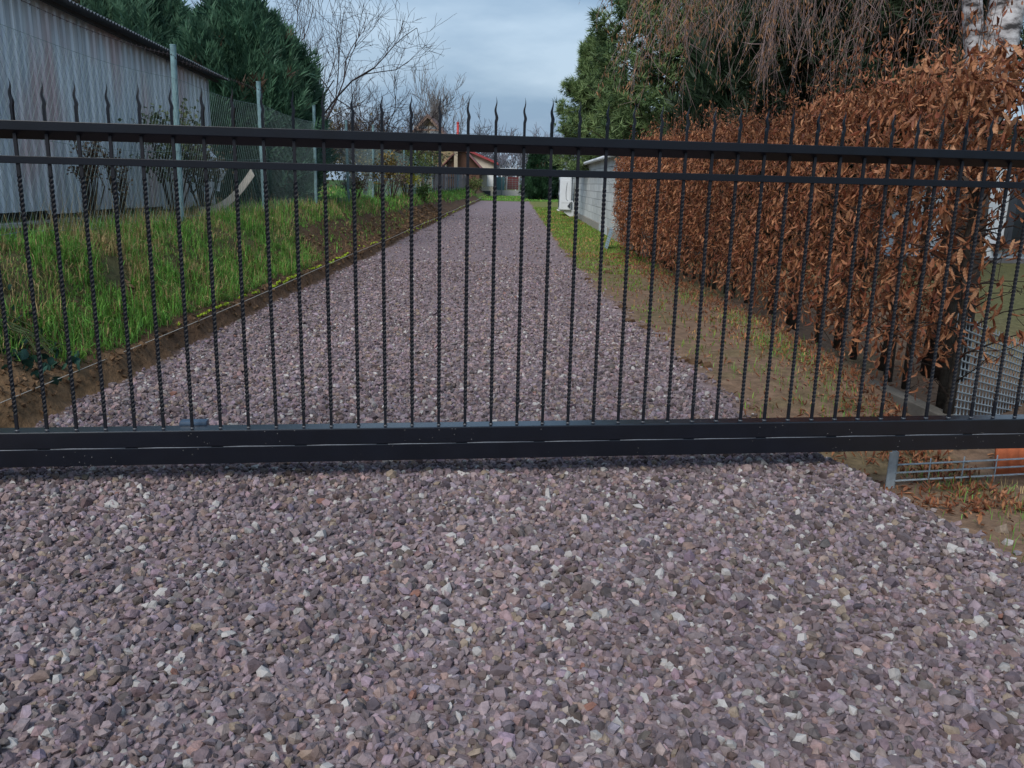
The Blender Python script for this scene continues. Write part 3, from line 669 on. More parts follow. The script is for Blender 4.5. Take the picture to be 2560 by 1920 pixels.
for zf in (0.0, -.78, -1.5):
    b = MB(); yy = np.linspace(y0, y1, 90); b.tube(np.stack([FX + .042 + 0 * yy, yy, ztop_f(yy) + zf], 1) - FO, .002, 4); b.build('tension_wire', M['wire'], fence)
b = MB(); yy = np.linspace(4.5, 13.2, 120); zb = 2.66 - .06 * np.sin(np.pi * (((yy - 6.6) / 3.3) % 1.0)); zb = np.where(yy > 9.9, 2.62, zb)
b.tube(np.stack([FX + .04 + 0 * yy, yy, zb], 1) - FO, .0026, 4)
for yv in np.arange(4.6, 13.1, .11):
    zv = np.interp(yv, yy, zb)
    for a in (.5, -.5, 1.4): b.tube(np.array([(FX + .04, yv - .012, zv - .014 * a), (FX + .04, yv + .012, zv + .014 * a)]) - FO, .0018, 3, cap=False)
b.build('barbed_wire', M['barb'], fence)

# ------------------------------------------------------------------ metal shed behind the fence
SX = -5.15; SY0, SY1 = 2.5, 14.55; ZW0, ZW1 = .9, 2.92
shed = empty('metal_shed', (SX, 8.5, .8), 'long shed of weathered corrugated metal sheets behind the wire fence', 'shed')
SO = np.array([SX, 8.5, .8])
def corr(y0, y1, z0, z1, x0, amp, pitch):
    per = np.array([0, .30, .40, .60, .70]); dep = np.array([0, 0, 1, 1, 0]); yv = []; dv = []
    k = math.floor(y0 / pitch)
    while k * pitch < y1:
        for p_i, d_i in zip(per, dep):
            yc = (k + p_i) * pitch
            if y0 <= yc <= y1: yv.append(yc); dv.append(d_i)
        k += 1
    yv = np.array([y0] + yv + [y1]); dv = np.array([0] + dv + [0]); return yv, x0 + amp * dv
edges = np.arange(SY1, SY0 - .1, -1.02)
for i in range(len(edges) - 1):
    ya, yb = edges[i + 1] - .04, edges[i]; xoff = .006 * (i % 2); yv, xv = corr(ya, yb, 0, 0, xoff, .022, .17)
    b = MB(); n_ = len(yv); zz = [ZW0 - .03 * (i % 3 == 1) + .012 * i, ZW1 + .03]
    V = np.concatenate([np.stack([xv, yv - 8.5, z - .8 + (z > 2) * .045 * (SY1 - yv)], 1) for z in zz]); b.add(V, None, [(j, j + 1, n_ + j + 1, n_ + j) for j in range(n_ - 1)], (.3, .35, .4))
    o = b.build('wall_sheet', M['sheet'], shed); sl = o.modifiers.new('thick', 'SOLIDIFY'); sl.thickness = .003
b = MB(); b.box((.026, SY1 - 8.5 - .01, ZW0 - .8), (.034, SY1 - 8.5 + .03, ZW1 - .8)); b.box((-3.5, SY1 - 8.5 + .02, ZW0 - .8), (.026, SY1 - 8.5 + .026, ZW1 - .8)); b.build('corner_trim', M['sheet'], shed)
b = MB(); b.box((-3.0, SY0 - 8.5, -.6), (-.15, SY1 - 8.5 - .05, ZW1 - .9)); b.build('inner_lining', M['dark'], shed)
b = MB(); b.box((-.2, SY0 - 8.5, -.4), (.10, 10.9 - 8.5, .055)); o = b.build('footing', mat('pale_concrete', (.5, .48, .44), vary=.3, scale=5, bump=.3), shed)
# roof: corrugated sheet rising away from the drive
b = MB(); ry = np.arange(SY0 - .2, SY1 + .28, .019); wav = .014 * np.sin(ry / .076 * 2 * np.pi); n_ = len(ry); V = []
for xx, zz in ((.30, ZW1 + .03), (-3.2, ZW1 + .62)):
    V.append(np.stack([np.full(n_, xx), ry - 8.5, zz - .8 + wav + .045 * (SY1 - ry)], 1))
b.add(np.concatenate(V), None, [(j, j + 1, n_ + j + 1, n_ + j) for j in range(n_ - 1)]); o = b.build('roof', M['roofsheet'], shed); sl = o.modifiers.new('thick', 'SOLIDIFY'); sl.thickness = .006
b = MB(); b.box((.10, SY0 - 8.7, ZW1 - .8 - .03), (.14, SY1 - 8.5 + .2, ZW1 - .8 + .012)); b.box((-.05, SY0 - 8.5, ZW1 - .8 - .05), (-.015, SY1 - 8.5, ZW1 - .8 + .02)); b.v = [q + np.stack([0 * q[:, 0], 0 * q[:, 0], .045 * (SY1 - 8.5 - q[:, 1])], 1) for q in b.v]; b.build('eave_batten', mat('dark_wood', (.03, .028, .028), vary=.3), shed)

# ------------------------------------------------------------------ plants
def needles_tuft(n_, L, w, up=.55, seed=0):
    r = np.random.default_rng(seed); V = []; T = []
    for i in range(n_):
        az = r.uniform(0, 6.28); el = r.uniform(.05, 1.25); d_ = np.array([math.cos(az) * math.cos(el), math.sin(az) * math.cos(el), math.sin(el)]); s_ = np.cross(d_, r.normal(size=3)); s_ /= np.linalg.norm(s_) + 1e-6
        l = L * r.uniform(.75, 1.1); o = d_ * .01; k_ = len(V); V += [o - s_ * w, o + s_ * w, o + d_ * l]; T.append((k_, k_ + 1, k_ + 2))
    return np.array(V), np.array(T)
TUFT = [needles_tuft(15, 1, .058, seed=i) for i in range(6)]
def spray_shape(seed):
    """flat upswept spray of scale leaves, length 1 along +Z, fanned in X"""
    r = np.random.default_rng(seed); V = []; T = []
    for i in range(14):
        t0 = i / 16; sd_ = 1 if i % 2 else -1; a = sd_ * r.uniform(.35, .75) if i < 13 else 0; l = (.52 - .3 * t0) * r.uniform(.8, 1.25); w = .038
        p = np.array([0, .05 * r.normal(), t0]); d_ = np.array([math.sin(a), .28 * r.normal(), math.cos(a)]); s_ = np.array([math.cos(a), 0, -math.sin(a)])
        k_ = len(V); V += [p - s_ * w, p + s_ * w, p + d_ * l]; T.append((k_, k_+1, k_+2))
    return np.array(V), np.array(T)
SPRAY = [spray_shape(i) for i in range(6)]
LEAFLET = (np.array([(0, 0, 0), (-.35, .05, .5), (0, -.06, .55), (.35, .05, .5), (0, .1, 1)], float), np.array([(0, 2, 1), (0, 3, 2), (1, 2, 4), (2, 3, 4)]))

def conifer(name, loc, H_, R_, label, nsp, size, c0, c1, prof, lean=.9, cone=1.0, trunk=.14, lobes=5, seed=0):
    root = empty(name, loc, label, 'tree'); L0 = np.array(loc); b = MB(); b.tube([(0, 0, -.3), (.05, 0, H_ * .5), (0, .04, H_ * .93)], [trunk, trunk * .6, .02], 8, (.06, .045, .035)); b.build('trunk', M['bark'], root, True)
    r = np.random.default_rng(seed)
    t = r.random(nsp) ** .8; az = r.uniform(0, 6.28, nsp); rr = prof(t) * R_ * (.80 + .22 * np.sin(az * lobes + t * 5 + seed) * .6 + .55 * (fbm(az * 2.6 + seed, t * 8) - .5)) * (1 - .45 * r.random(nsp) ** 3)
    P = np.stack([rr * np.cos(az), rr * np.sin(az), t * H_ * (.90 + .20 * (fbm(np.cos(az) * 2.5 + 9 + rr, np.sin(az) * 2.5 + 5 + seed) - .4)) + .1], 1)
    d_ = np.stack([np.cos(az) * (1 - .35 * t), np.sin(az) * (1 - .35 * t), lean * 1.5 + .9 * t + .25 * r.normal(size=nsp)], 1) + .28 * r.normal(size=(nsp, 3))
    sz = size * (.65 + .7 * r.random(nsp)); F = frame(d_, r.uniform(0, 6.28, nsp)) * sz[:, None, None]
    k = r.random((nsp, 1)) * .6 + .4 * fbm(az * 3, t * 9)[:, None]; cols = np.array(c0) + (np.array(c1) - np.array(c0)) * k ** 1.5
    br = r.random(nsp) < .02; cols[br] = (.10, .06, .04)
    cb = MB(); pk = r.integers(0, 6, nsp)
    for j, (tv, tt) in enumerate(SPRAY): s_ = pk == j; cb.inst(tv, tt, None, F[s_], P[s_], cols[s_])
    # darker inner branchlets that close the crown
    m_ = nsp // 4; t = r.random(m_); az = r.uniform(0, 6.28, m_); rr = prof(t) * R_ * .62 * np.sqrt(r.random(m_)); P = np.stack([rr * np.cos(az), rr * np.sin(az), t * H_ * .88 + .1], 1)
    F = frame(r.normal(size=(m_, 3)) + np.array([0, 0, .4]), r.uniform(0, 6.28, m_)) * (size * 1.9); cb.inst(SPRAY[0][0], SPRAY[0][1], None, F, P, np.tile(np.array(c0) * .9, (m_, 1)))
    o = cb.build('crown', M['foliage'], root); tag(o, kind='stuff'); return root
dome = lambda t: np.sqrt(np.clip(1 - np.clip((t - .28) / .73, 0, 1) ** 1.75, 0, 1)) * (.80 + .2 * sm(0, .3, t))
conifer('thuja_tree', (-5.45, 17.3, .75), 3.70, 1.72, 'broad dark green thuja rising behind the far end of the metal shed', 9000, .40, (.024, .068, .042), (.115, .235, .135), dome, seed=3, lobes=6)
conifer('thuja_tree', (-8.7, 20.0, .75), 4.8, 2.15, 'taller dark green thuja behind the middle of the shed roof', 6500, .46, (.030, .078, .050), (.145, .27, .16), dome, seed=5, lobes=7)
conifer('thuja_tree', (-13.2, 22.5, .75), 6.6, 3.2, 'pale green conifer behind the near part of the shed roof', 2600, .5, (.03, .06, .03), (.12, .17, .07), dome, seed=8)
conifer('spruce_tree', (5.0, 16.6, 0), 5.2, 2.2, 'very dark conifer closing the gap between the pines behind the hedge', 3800, .5, (.010, .024, .012), (.035, .065, .03), dome, seed=14)
conifer('spruce_tree', (7.6, 25.0, 0), 6.8, 3.0, 'dark conifer behind the hanging birch twigs', 3200, .6, (.010, .024, .012), (.035, .065, .03), dome, seed=15)
cone_ = lambda t: np.clip(1 - t, 0, 1) ** .62 * (.85 + .15 * sm(0, .15, t))
conifer('cypress_tree', (1.75, 74.0, 0), 4.4, 1.5, 'dense dark green columnar conifer at the far end of the lawn', 2600, .5, (.014, .042, .020), (.045, .11, .045), lambda t: np.clip(1 - t, 0, 1) ** .55 * (.7 + .3 * sm(0, .25, t)), lean=2.0, seed=11)
conifer('cypress_tree', (3.2, 78.0, 0), 4.0, 1.1, 'narrow conifer half hidden behind the air conditioner', 1300, .5, (.012, .036, .018), (.035, .085, .036), lambda t: np.clip(1 - t, 0, 1) ** .55, lean=2.0, seed=12)

def pine(name, loc, H_, R_, label, ntier, tufts, L, c0, c1, seed, zlow=.12, trunk=.16, w=None):
    root = empty(name, loc, label, 'tree'); r = np.random.default_rng(seed); tb_ = MB()
    tb_.tube([(0, 0, -.3), (.06, .03, H_ * .4), (0, 0, H_)], [trunk, trunk * .7, .03], 8, (.055, .036, .028)); P = []; D = []
    for i in range(ntier):
        t = zlow + (1 - zlow) * i / ntier; z = t * H_; reach = R_ * (1 - t) ** .7 * (.85 + .3 * r.random()) + .25
        for k_ in range(6):
            az = r.uniform(0, 6.28); rr = reach * r.uniform(.7, 1.12); dv = np.array([math.cos(az), math.sin(az), 0]); rise = rr * r.uniform(.15, .55)
            q = np.array([(0, 0, z), tuple(dv * rr * .55 + np.array([0, 0, z + rise * .25])), tuple(dv * rr + np.array([0, 0, z + rise]))]); tb_.tube(q, [.03, .02, .008], 5, (.06, .04, .03), False)
            for _ in range(tufts):
                s_ = r.random() ** .6; p = q[0] * (1 - s_) ** 2 + 2 * s_ * (1 - s_) * q[1] + s_ * s_ * q[2]; side = np.cross(dv, (0, 0, 1)) * r.normal() * .22 * rr * (1.1 - s_ * .5)
                P.append(p + side + np.array([0, 0, r.normal() * .12 + abs(r.normal()) * .1])); D.append(dv * .6 + side * .6 + np.array([0, 0, .75]) + .3 * r.normal(size=3))
    P = np.array(P); D = np.array(D); m_ = len(P); sz = L * (.75 + .5 * r.random(m_)); F = frame(D, r.uniform(0, 6.28, m_)) * sz[:, None, None]
    k = r.random((m_, 1)); cols = np.array(c0) + (np.array(c1) - np.array(c0)) * k
    tb_.build('trunk', M['bark'], root, True); nb = MB(); pk = r.integers(0, 6, m_)
    for j, (tv, tt) in enumerate(TUFT): s_ = pk == j; nb.inst(tv, tt, None, F[s_], P[s_], cols[s_])
    o = nb.build('crown', M['needle'], root); tag(o, kind='stuff'); return root
pine('pine_tree', (2.75, 31.5, 0), 6.3, 1.75, 'small bright green pine in front of the bigger pines beside the block wall', 17, 44, .22, (.075, .13, .048), (.22, .30, .115), 21, .28, .10)
pine('pine_tree', (4.35, 26.0, 0), 9.5, 3.2, 'large pine with long needles rising above the end of the hedge', 21, 50, .27, (.045, .088, .034), (.19, .265, .10), 22, .20, .2)
pine('pine_tree', (6.3, 17.5, 0), 9.0, 3.4, 'dark pine behind the middle of the hedge', 21, 46, .27, (.016, .034, .015), (.07, .11, .045), 23, .10, .2)
pine('pine_tree', (5.5, 13.4, 0), 8.5, 2.6, 'dark shaded pine behind the birch trunk at the right', 21, 46, .27, (.010, .020, .011), (.045, .07, .032), 24, .26, .2)
pine('pine_tree', (9.0, 26.5, 0), 10.0, 4.2, 'farthest right dark pine rising behind the white wall', 12, 22, .4, (.006, .012, .007), (.022, .034, .018), 25, .08, .2)

# bare trees
def bare_tree(name, loc, H_, spread, label, seed, depth=5, lean=(0, 0), r0=.09, col=(.045, .035, .036), rmin=.006, sub=3, upw=.25, trunk_frac=.25, first=5):
    root = empty(name, loc, label, 'tree'); r = np.random.default_rng(seed); tb_ = MB(); lb = MB()
    th = H_ * trunk_frac; top = np.array([lean[0] * th, lean[1] * th, th]); tb_.tube(np.array([(0, 0, -.3), top * .5 + r.normal(0, .03, 3), top]), [r0 * 1.15, r0, r0 * .85], 8, col)
    def grow(p, d_, L, rad, lev):
        if lev == 0 or L < .08: return
        n_ = 4; pts = [p]; dd = d_.copy()
        for _ in range(n_):
            dd = dd + r.normal(0, .16, 3) + np.array([0, 0, upw * .12]); dd /= np.linalg.norm(dd); pts.append(pts[-1] + dd * L / n_)
        lb.tube(np.array(pts), np.linspace(max(rad, rmin), max(rad * .55, rmin * .7), n_ + 1), 4 if rad > .02 else 3, col, False)
        for i in range(sub + (lev > 2)):
            k_ = r.integers(1, n_ + 1); nd = dd + r.normal(0, .55, 3) + np.array([0, 0, upw]); nd /= np.linalg.norm(nd); grow(pts[k_], nd, L * r.uniform(.5, .78), rad * .5, lev - 1)
    for k_ in range(first):
        az = 6.28 * k_ / first + r.uniform(-.4, .4); nd = np.array([math.cos(az) * spread + lean[0], math.sin(az) * spread + lean[1], 1.0]); nd /= np.linalg.norm(nd); grow(top * r.uniform(.75, 1), nd, H_ * .42 * r.uniform(.8, 1.15), r0 * .62, depth)
    tb_.build('trunk', M['bark'], root, True); o = lb.build('crown', M['bark'], root); tag(o, kind='stuff'); return root
bare_tree('bare_tree', (-6.4, 26.5, .7), 8.0, .80, 'bare fruit tree with upright twigs just right of the dark thuja', 31, 5, (.08, 0), .062, rmin=.0055)
bare_tree('bare_tree', (-5.5, 31.0, .7), 4.4, .8, 'smaller bare tree spreading low behind the wire fence', 32, 5, (.05, 0), .06, rmin=.0055)
bare_tree('bare_tree', (-5.2, 37.0, .7), 3.6, .9, 'bare tree left of the gabled wooden house', 33, 5, (.15, 0), .06, rmin=.007)
bare_tree('bare_tree', (-7.0, 40.0, .7), 4.6, .9, 'bare tree behind the smaller fruit trees in the garden', 37, 5, (.05, 0), .07, rmin=.007)
bare_tree('bare_tree', (-5.4, 104.0, 0), 8.2, 1.0, 'far bare tree beside the red flue pipe', 34, 5, r0=.12, rmin=.02, col=(.085, .08, .095))
bare_tree('poplar_tree', (-10.9, 112.0, 0), 13.0, .14, 'tall narrow bare poplar behind the wooden gable', 35, 5, r0=.13, rmin=.022, upw=.9, trunk_frac=.18, col=(.14, .125, .12), first=9)
for i, (x, y, h) in enumerate([(-1.5, 125, 8.0), (1.2, 132, 9.0), (4.0, 128, 8.0), (7.5, 135, 9.5), (-4, 130, 7.5), (-13, 100, 8), (-18, 95, 8)]):
    bare_tree('bare_tree', (x, y, 0), h, .7, ['grey bare tree above the cream house roof', 'grey bare tree beyond the gap between roof and conifer', 'pale bare tree behind the columnar conifer', 'pale bare tree behind the small pine', 'grey bare tree behind the brown timber gable', 'distant bare tree left of the gabled house', 'distant bare tree far left in the garden'][i], 50 + i, 4, r0=.12, rmin=.035, col=(.17, .17, .20), sub=4)

# shrubs: leaf clumps on stems
def shrub(loc, R_, H_, label, n_, c0, c1, leaf=.05, seed=0, twig=(.07, .05, .04), name='shrub', dense=1.0, sq=1.0):
    root = empty(name, loc, label, 'shrub'); r = np.random.default_rng(seed); sb = MB(); P = []
    for i in range(16):
        az = r.uniform(0, 6.28); rr = R_ * r.random() ** .5; e = np.array([math.cos(az) * rr, math.sin(az) * rr * sq, H_ * r.uniform(.55, 1)]); m_ = e * .5 + r.normal(0, .06, 3) + np.array([0, 0, .1]); q = np.array([(0, 0, -.1), m_, e]); sb.tube(q, [.012, .008, .003], 4, twig, False)
        for _ in range(3):
            f = m_ + (e - m_) * r.random(); sb.tube(np.array([f, f + r.normal(0, .16 * R_ / .6, 3) + np.array([0, 0, .1])]), [.005, .002], 3, twig, False)
        k_ = int(n_ / 16); t = r.random((k_, 1)) ** .6; P.append(m_ + (e - m_) * t + r.normal(0, .16 * R_, (k_, 3)) * np.array([1, sq, .9]))
    P = np.concatenate(P); P[:, 2] = np.abs(P[:, 2]); m_ = len(P); F = frame(r.normal(size=(m_, 3)) + np.array([0, 0, .2]), r.uniform(0, 6.28, m_)) * (leaf * (.7 + .6 * r.random(m_)))[:, None, None]
    k = r.random((m_, 1)); cols = np.array(c0) + (np.array(c1) - np.array(c0)) * k; lb = MB(); lb.inst(LEAFLET[0], LEAFLET[1], None, F, P, cols)
    sb.build('stems', M['bark'], root); o = lb.build('leaves', M['foliage'], root); tag(o, kind='stuff'); return root
gz = lambda x, y: float(height(x, y)) - .03
for x, y, R_, H_, lab, n_, c0, c1, lf, sd_ in [
    (-4.55, 11.4, .55, 1.5, 'scraggy evergreen shrub against the far end of the shed wall', 800, (.05, .07, .03), (.16, .19, .08), .06, 61),
    (-4.6, 12.6, .45, 1.15, 'brown and green tangle of stems beside the shed corner', 900, (.06, .05, .03), (.12, .10, .05), .06, 62),
    (-4.75, 9.55, .16, 1.05, 'dry brown climber standing against the shed wall', 600, (.14, .085, .06), (.28, .17, .10), .04, 63),
    (-4.75, 10.25, .14, .85, 'thinner dry brown climber further along the shed wall', 300, (.14, .09, .06), (.26, .17, .10), .04, 64),
    (-3.75, 23.2, .5, 1.35, 'yellow and brown leafed bramble on the fence', 800, (.10, .07, .02), (.26, .19, .05), .07, 65),
    (-3.7, 25.6, .5, 1.2, 'greyish brown bare bush along the wire fence', 600, (.09, .07, .06), (.17, .12, .09), .06, 66),
    (-3.65, 28.6, .55, 1.1, 'bright yellow green bush at the top of the bank', 900, (.14, .15, .02), (.40, .38, .05), .075, 67),
    (-3.9, 31.0, .7, 1.7, 'green climbing bush covering the wire fence', 1100, (.04, .08, .02), (.14, .18, .05), .08, 68),
    (-3.9, 34.5, .8, 1.9, 'tall mixed green bush before the plank fence', 1100, (.04, .07, .02), (.13, .16, .05), .09, 69),
    (-3.5, 32.5, .45, .6, 'low green clump at the foot of the climbing bush', 500, (.04, .09, .02), (.10, .17, .04), .08, 70),
    (-3.9, 20.6, .4, .8, 'low brown bush by the fourth fence post', 500, (.08, .06, .04), (.15, .11, .06), .06, 71),
    (-3.25, 66.5, .9, 1.3, 'yellow green bush at the end of the plank fence', 800, (.05, .08, .02), (.15, .17, .05), .12, 72),
    (-9.5, 47.0, 3.2, 3.2, 'brownish hedge shrub deep in the garden', 2600, (.10, .085, .05), (.26, .20, .10), .2, 73),
    (-14.0, 47.0, 3.2, 3.0, 'olive hedge shrub left of the brownish one', 2200, (.08, .08, .05), (.2, .17, .09), .2, 74),
    (-6.2, 50.0, 2.4, 2.6, 'tan bush behind the wire fence posts', 1800, (.10, .09, .05), (.24, .19, .09), .2, 75),
    (-2.0, 114.0, 3.2, 3.2, 'greyish thicket behind the carport at the far end', 1500, (.14, .14, .15), (.26, .25, .25), .3, 77),
    (3.6, 116.0, 3.6, 3.4, 'pale grey thicket behind the columnar conifer', 1500, (.14, .14, .15), (.26, .25, .26), .3, 78),
    (9.0, 114.0, 3.6, 3.4, 'pale grey thicket far behind the block building', 1200, (.14, .14, .15), (.26, .25, .26), .3, 79),
    (-19.0, 46.0, 3.2, 3.0, 'dark green shrub far left in the garden', 1800, (.03, .05, .03), (.08, .11, .05), .22, 76)]:
    shrub((x, y, gz(x, y)), R_, H_, lab, n_, c0, c1, lf, sd_)
# broad leaved weed on the near bank
wd = empty('ivy_plant', (-2.92, 5.05, .30), 'dark bluish green leafy plant hanging over the bare soil of the bank', 'plant')
b = MB(); r = np.random.default_rng(81); LV = leaf_shape(.5, .25, 90, 6)
wide = LV[0] * np.array([1.9, 1, 1]); lmw = []
for c in [(.022, .062, .045), (.035, .09, .055), (.028, .075, .06)]:
    q = MB(); q.add(wide, LV[1], LV[2], c); lmw.append(q.mesh('leaf', M['foliage'], True))
for i in range(120):
    t = r.random(); x, y = -.28 + .40 * t + .06 * r.normal(), .16 * r.normal(); xx, yy_ = -2.92 + x, 5.05 + y; z = float(height(xx, yy_)) + .03 + .05 * r.random()
    o = link('leaf', lmw[i % 3], wd); o.location = (x, y, z - .30); s_ = r.uniform(.05, .10); o.scale = (s_, s_, s_); o.rotation_euler = (r.uniform(-1.3, -.3), r.normal() * .4, -1.57 + r.normal() * .9)
sb = MB()
for i in range(9): a = r.normal(0, .09, 2); sb.tube(np.array([(-.25, a[0], .2), (-.05, a[0] * .7, .12), (.10, a[1], -.02)]), [.004, .003, .002], 4, (.05, .07, .03), False)
sb.build('stems', M['bark'], wd)
# roots showing in the cut
rb = MB()
for i in range(26):
    y = r.uniform(4.2, 6.2); x = -2.80 - .2 * r.random(); z = float(height(x, y)); rb.tube(np.array([(x, y, z + .02), (x + .05, y + .05 * r.normal(), z - .04), (x + .09, y + .1 * r.normal(), z - .12)]), [.003, .002, .001], 3, (.16, .10, .06), False)
tag(rb.build('roots', M['bark'], ground), kind='stuff')
# clods on the cut face
cb = MB(); n = 5200; y = 4.0 + 30 * rng.random(n) ** 1.5; uu = .02 + .5 * rng.random(n); x = edge_l(y) - uu; sz = (.008 + .030 * rng.random(n) ** 3) * np.interp(y, [4, 30], [1, 2]); 
cb.inst(LOD[3][0][0], LOD[3][0][1], None, rot_rand(n) * sz[:, None, None], np.stack([x, y, height(x, y)], 1), np.array((.14, .085, .048)) * (.6 + .8 * rng.random((n, 1))))
tag(cb.build('soil_crumbs', M['ground'], ground), kind='stuff')

# curved pale board by the shed corner
b = MB(); t = np.linspace(0, 1, 14); pts = np.stack([-4.62 + .80 * t, 12.5 + 0 * t, .88 - .03 * np.sin(t * 3.1) + .56 * t ** 1.9], 1)
V = []; 
for i, p in enumerate(pts):
    nrm = np.array([-.5 * t[i], 0, 1.0]); nrm /= np.linalg.norm(nrm); w_ = .055
    for dy in (-.012, .012): V += [p + nrm * w_ + (0, dy, 0), p - nrm * w_ + (0, dy, 0)]
q = []
for i in range(13): a = i * 4; c = a + 4; q += [(a, a+1, c+1, c), (a+2, c+2, c+3, a+3), (a, c, c+2, a+2), (a+1, a+3, c+3, c+1)]
q += [(0, 2, 3, 1), (52, 53, 55, 54)]
b.add(V, None, q, (.50, .46, .40)); o = b.build('curved_board', M['wood']); tag(o, 'pale curved board lying against the fence near the shed corner', 'board')
b = MB(); b.tube([(-4.72, 13.2, 1.75), (-4.60, 13.2, 1.60), (-4.52, 13.2, 1.42), (-4.58, 13.2, 1.15)], [.03, .06, .07, .03], 6, (.5, .5, .5)); o = b.build('hanging_rag', M['white']); tag(o, 'crumpled white rag hanging near the shed corner', 'rag')

# ------------------------------------------------------------------ weeping birch
BL = np.array([3.80, 7.25, 0]); bt = empty('birch_tree', tuple(BL), 'weeping birch with white trunk and hanging twigs above the hedge', 'tree')
b = MB(); b.tube([(0, 0, -.3), (.0, 0, 1.2), (-.02, 0, 1.98)], [.19, .16, .15], 12, (.05, .04, .035)); b.build('trunk_foot', M['bark'], bt, True)
b = MB(); b.tube([(.02, 0, 1.9), (.07, .0, 2.5), (.10, .02, 3.2), (.12, .05, 4.6), (.1, .05, 6.4)], [.135, .135, .125, .10, .05], 12); b.build('trunk', M['birch'], bt, True)
b = MB(); b.tube([(-.03, -.02, 1.9), (-.12, -.03, 2.35), (-.23, -.04, 2.9), (-.32, -.02, 3.7), (-.55, .1, 5.0)], [.085, .075, .075, .06, .03], 10); b.build('stem', M['birch'], bt, True)
limbs = []
for i, (ex, ey, ez, sz) in enumerate([(.7, 8.6, 4.6, 4.6), (1.4, 8.3, 4.9, 4.8), (1.9, 8.9, 4.7, 4.2), (2.4, 8.0, 4.9, 5.0), (2.9, 8.6, 4.4, 4.0), (3.4, 6.9, 4.8, 4.4), (4.6, 7.6, 4.6, 4.4), (2.0, 10.0, 5.2, 5.4), (5.2, 8.4, 4.8, 4.9), (1.1, 9.2, 5.0, 5.2)]):
    s_ = BL + np.array([.1, 0, sz - .8]); e = np.array([ex, ey, ez]); m_ = (s_ + e) / 2 + np.array([0, 0, .75]); t = np.linspace(0, 1, 9)[:, None]; pts = s_ * (1 - t) ** 2 + 2 * t * (1 - t) * m_ + t * t * e
    q = MB(); q.tube(pts - BL, np.linspace(.05, .012, 9), 6, (.10, .08, .08), False); q.build('limb', M['bark'], bt, True); limbs.append(pts)
tw = MB(); lf = []
def strand(p, L, sway, dens, r0=.0042):
    n_ = 7; pts = [p]; d_ = np.array([sway[0], sway[1], -1.0])
    for i in range(n_): d_ = d_ + np.array([rng.normal(0, .19), rng.normal(0, .19), -.16]); d_ /= np.linalg.norm(d_); pts.append(pts[-1] + d_ * L / n_)
    pts = np.array(pts); tw.tube(pts - BL, np.linspace(r0, .0014, n_ + 1), 3, (.26, .185, .17), False)
    for _ in range(int(3 + L * 2)):
        k_ = rng.integers(1, n_); e = pts[k_] + rng.normal(0, .10, 3) + np.array([0, 0, -rng.uniform(.12, .34)]); tw.tube(np.array([pts[k_], (pts[k_] + e) / 2 + rng.normal(0, .02, 3), e]) - BL, [.0026, .002, .001], 3, (.27, .19, .175), False)
        if rng.random() < dens: lf.append(e)
    m_ = int(L * 20 * dens); 
    for _ in range(m_): t = rng.random() * n_; k_ = min(int(t), n_ - 1); lf.append(pts[k_] + (pts[k_ + 1] - pts[k_]) * (t - k_) + rng.normal(0, .02, 3))
def px2w(px, Yd): return (px * 1.1573 - 1280) / 2100 * (Yd * .985)
for (p0, p1, m_, zlo0, zlo1, dens) in [(1250, 1330, 9, 2.85, 3.2, .6), (1350, 1410, 14, 2.6, 3.0, 1.3), (1425, 1470, 26, 1.98, 2.6, 1.5), (1475, 1560, 20, 2.4, 2.9, 1.0), (1570, 1670, 52, 2.15, 2.75, .6), (1680, 1800, 22, 2.3, 2.8, .4), (1800, 1950, 20, 2.2, 2.8, .25), (1950, 2110, 20, 2.2, 2.7, .25), (2110, 2260, 10, 2.3, 2.8, .3)]:
    for _ in range(m_):
        Yd = rng.uniform(7.4, 9.2); x = px2w(rng.uniform(p0, p1), Yd); zl = rng.uniform(zlo0, zlo1); ztop = rng.uniform(3.7, 4.6); L = ztop - zl
        strand(np.array([x + .25 * L * .35, Yd, ztop]), L * 1.04, (-.22 + rng.normal(0, .16), rng.normal(0, .12)), dens)
tag(tw.build('twigs', M['bark'], bt), kind='stuff')
lf = np.array(lf); n = len(lf); F = hang(n, spread=.35) * (.028 + .028 * rng.random(n))[:, None, None] * np.array([.55, 1, 1.15])[None, None, :]
lb = MB(); lb.inst(LEAF[5][0], LEAF[5][1], LEAF[5][2], F, lf - BL, np.array((.30, .155, .075)) * (.6 + .8 * rng.random((n, 1)))); tag(lb.build('leaves', M['leafb'], bt), kind='stuff')

# ------------------------------------------------------------------ block garage with heat pump
GX = 2.52
gar = empty('block_garage', (GX, 30, 0), 'low grey concrete block building at the far end of the hedge', 'building')
blkm = []
for i in range(5):
    b = MB(); b.box((0, .006, .006), (.2, .994, .224), np.array((.60, .61, .59)) * (.90 + .05 * i)); blkm.append(b.mesh('block', M['block']))
for rI in range(8):
    for c in range(27):
        o = link('block', random.choice(blkm), gar); y = 16.75 + c * 1.0 + (rI % 2) * .5; o.location = (.004 * random.random(), y - 30, .26 + rI * .23)
b = MB(); b.box((.012, 16.8 - 30, .2), (.19, 44.2 - 30, 2.08), (.25, .25, .24)); b.build('mortar', M['block'], gar)
b = MB(); b.box((-.03, 16.75 - 30, -.3), (.3, 44.4 - 30, .258), (.36, .33, .29)); b.build('plinth', M['block'], gar)
for yy_ in (16.8, 43.9): b = MB(); b.box((.2, yy_ - 30, 0), (4.5, yy_ - 29.8, 2.1), (.48, .48, .47)); b.build('end_wall', M['block'], gar)
b = MB(); b.box((-.12, 16.75 - 30, 2.10), (4.6, 44.4 - 30, 2.17)); b.build('roof', mat('felt', (.10, .10, .105), vary=.2), gar)
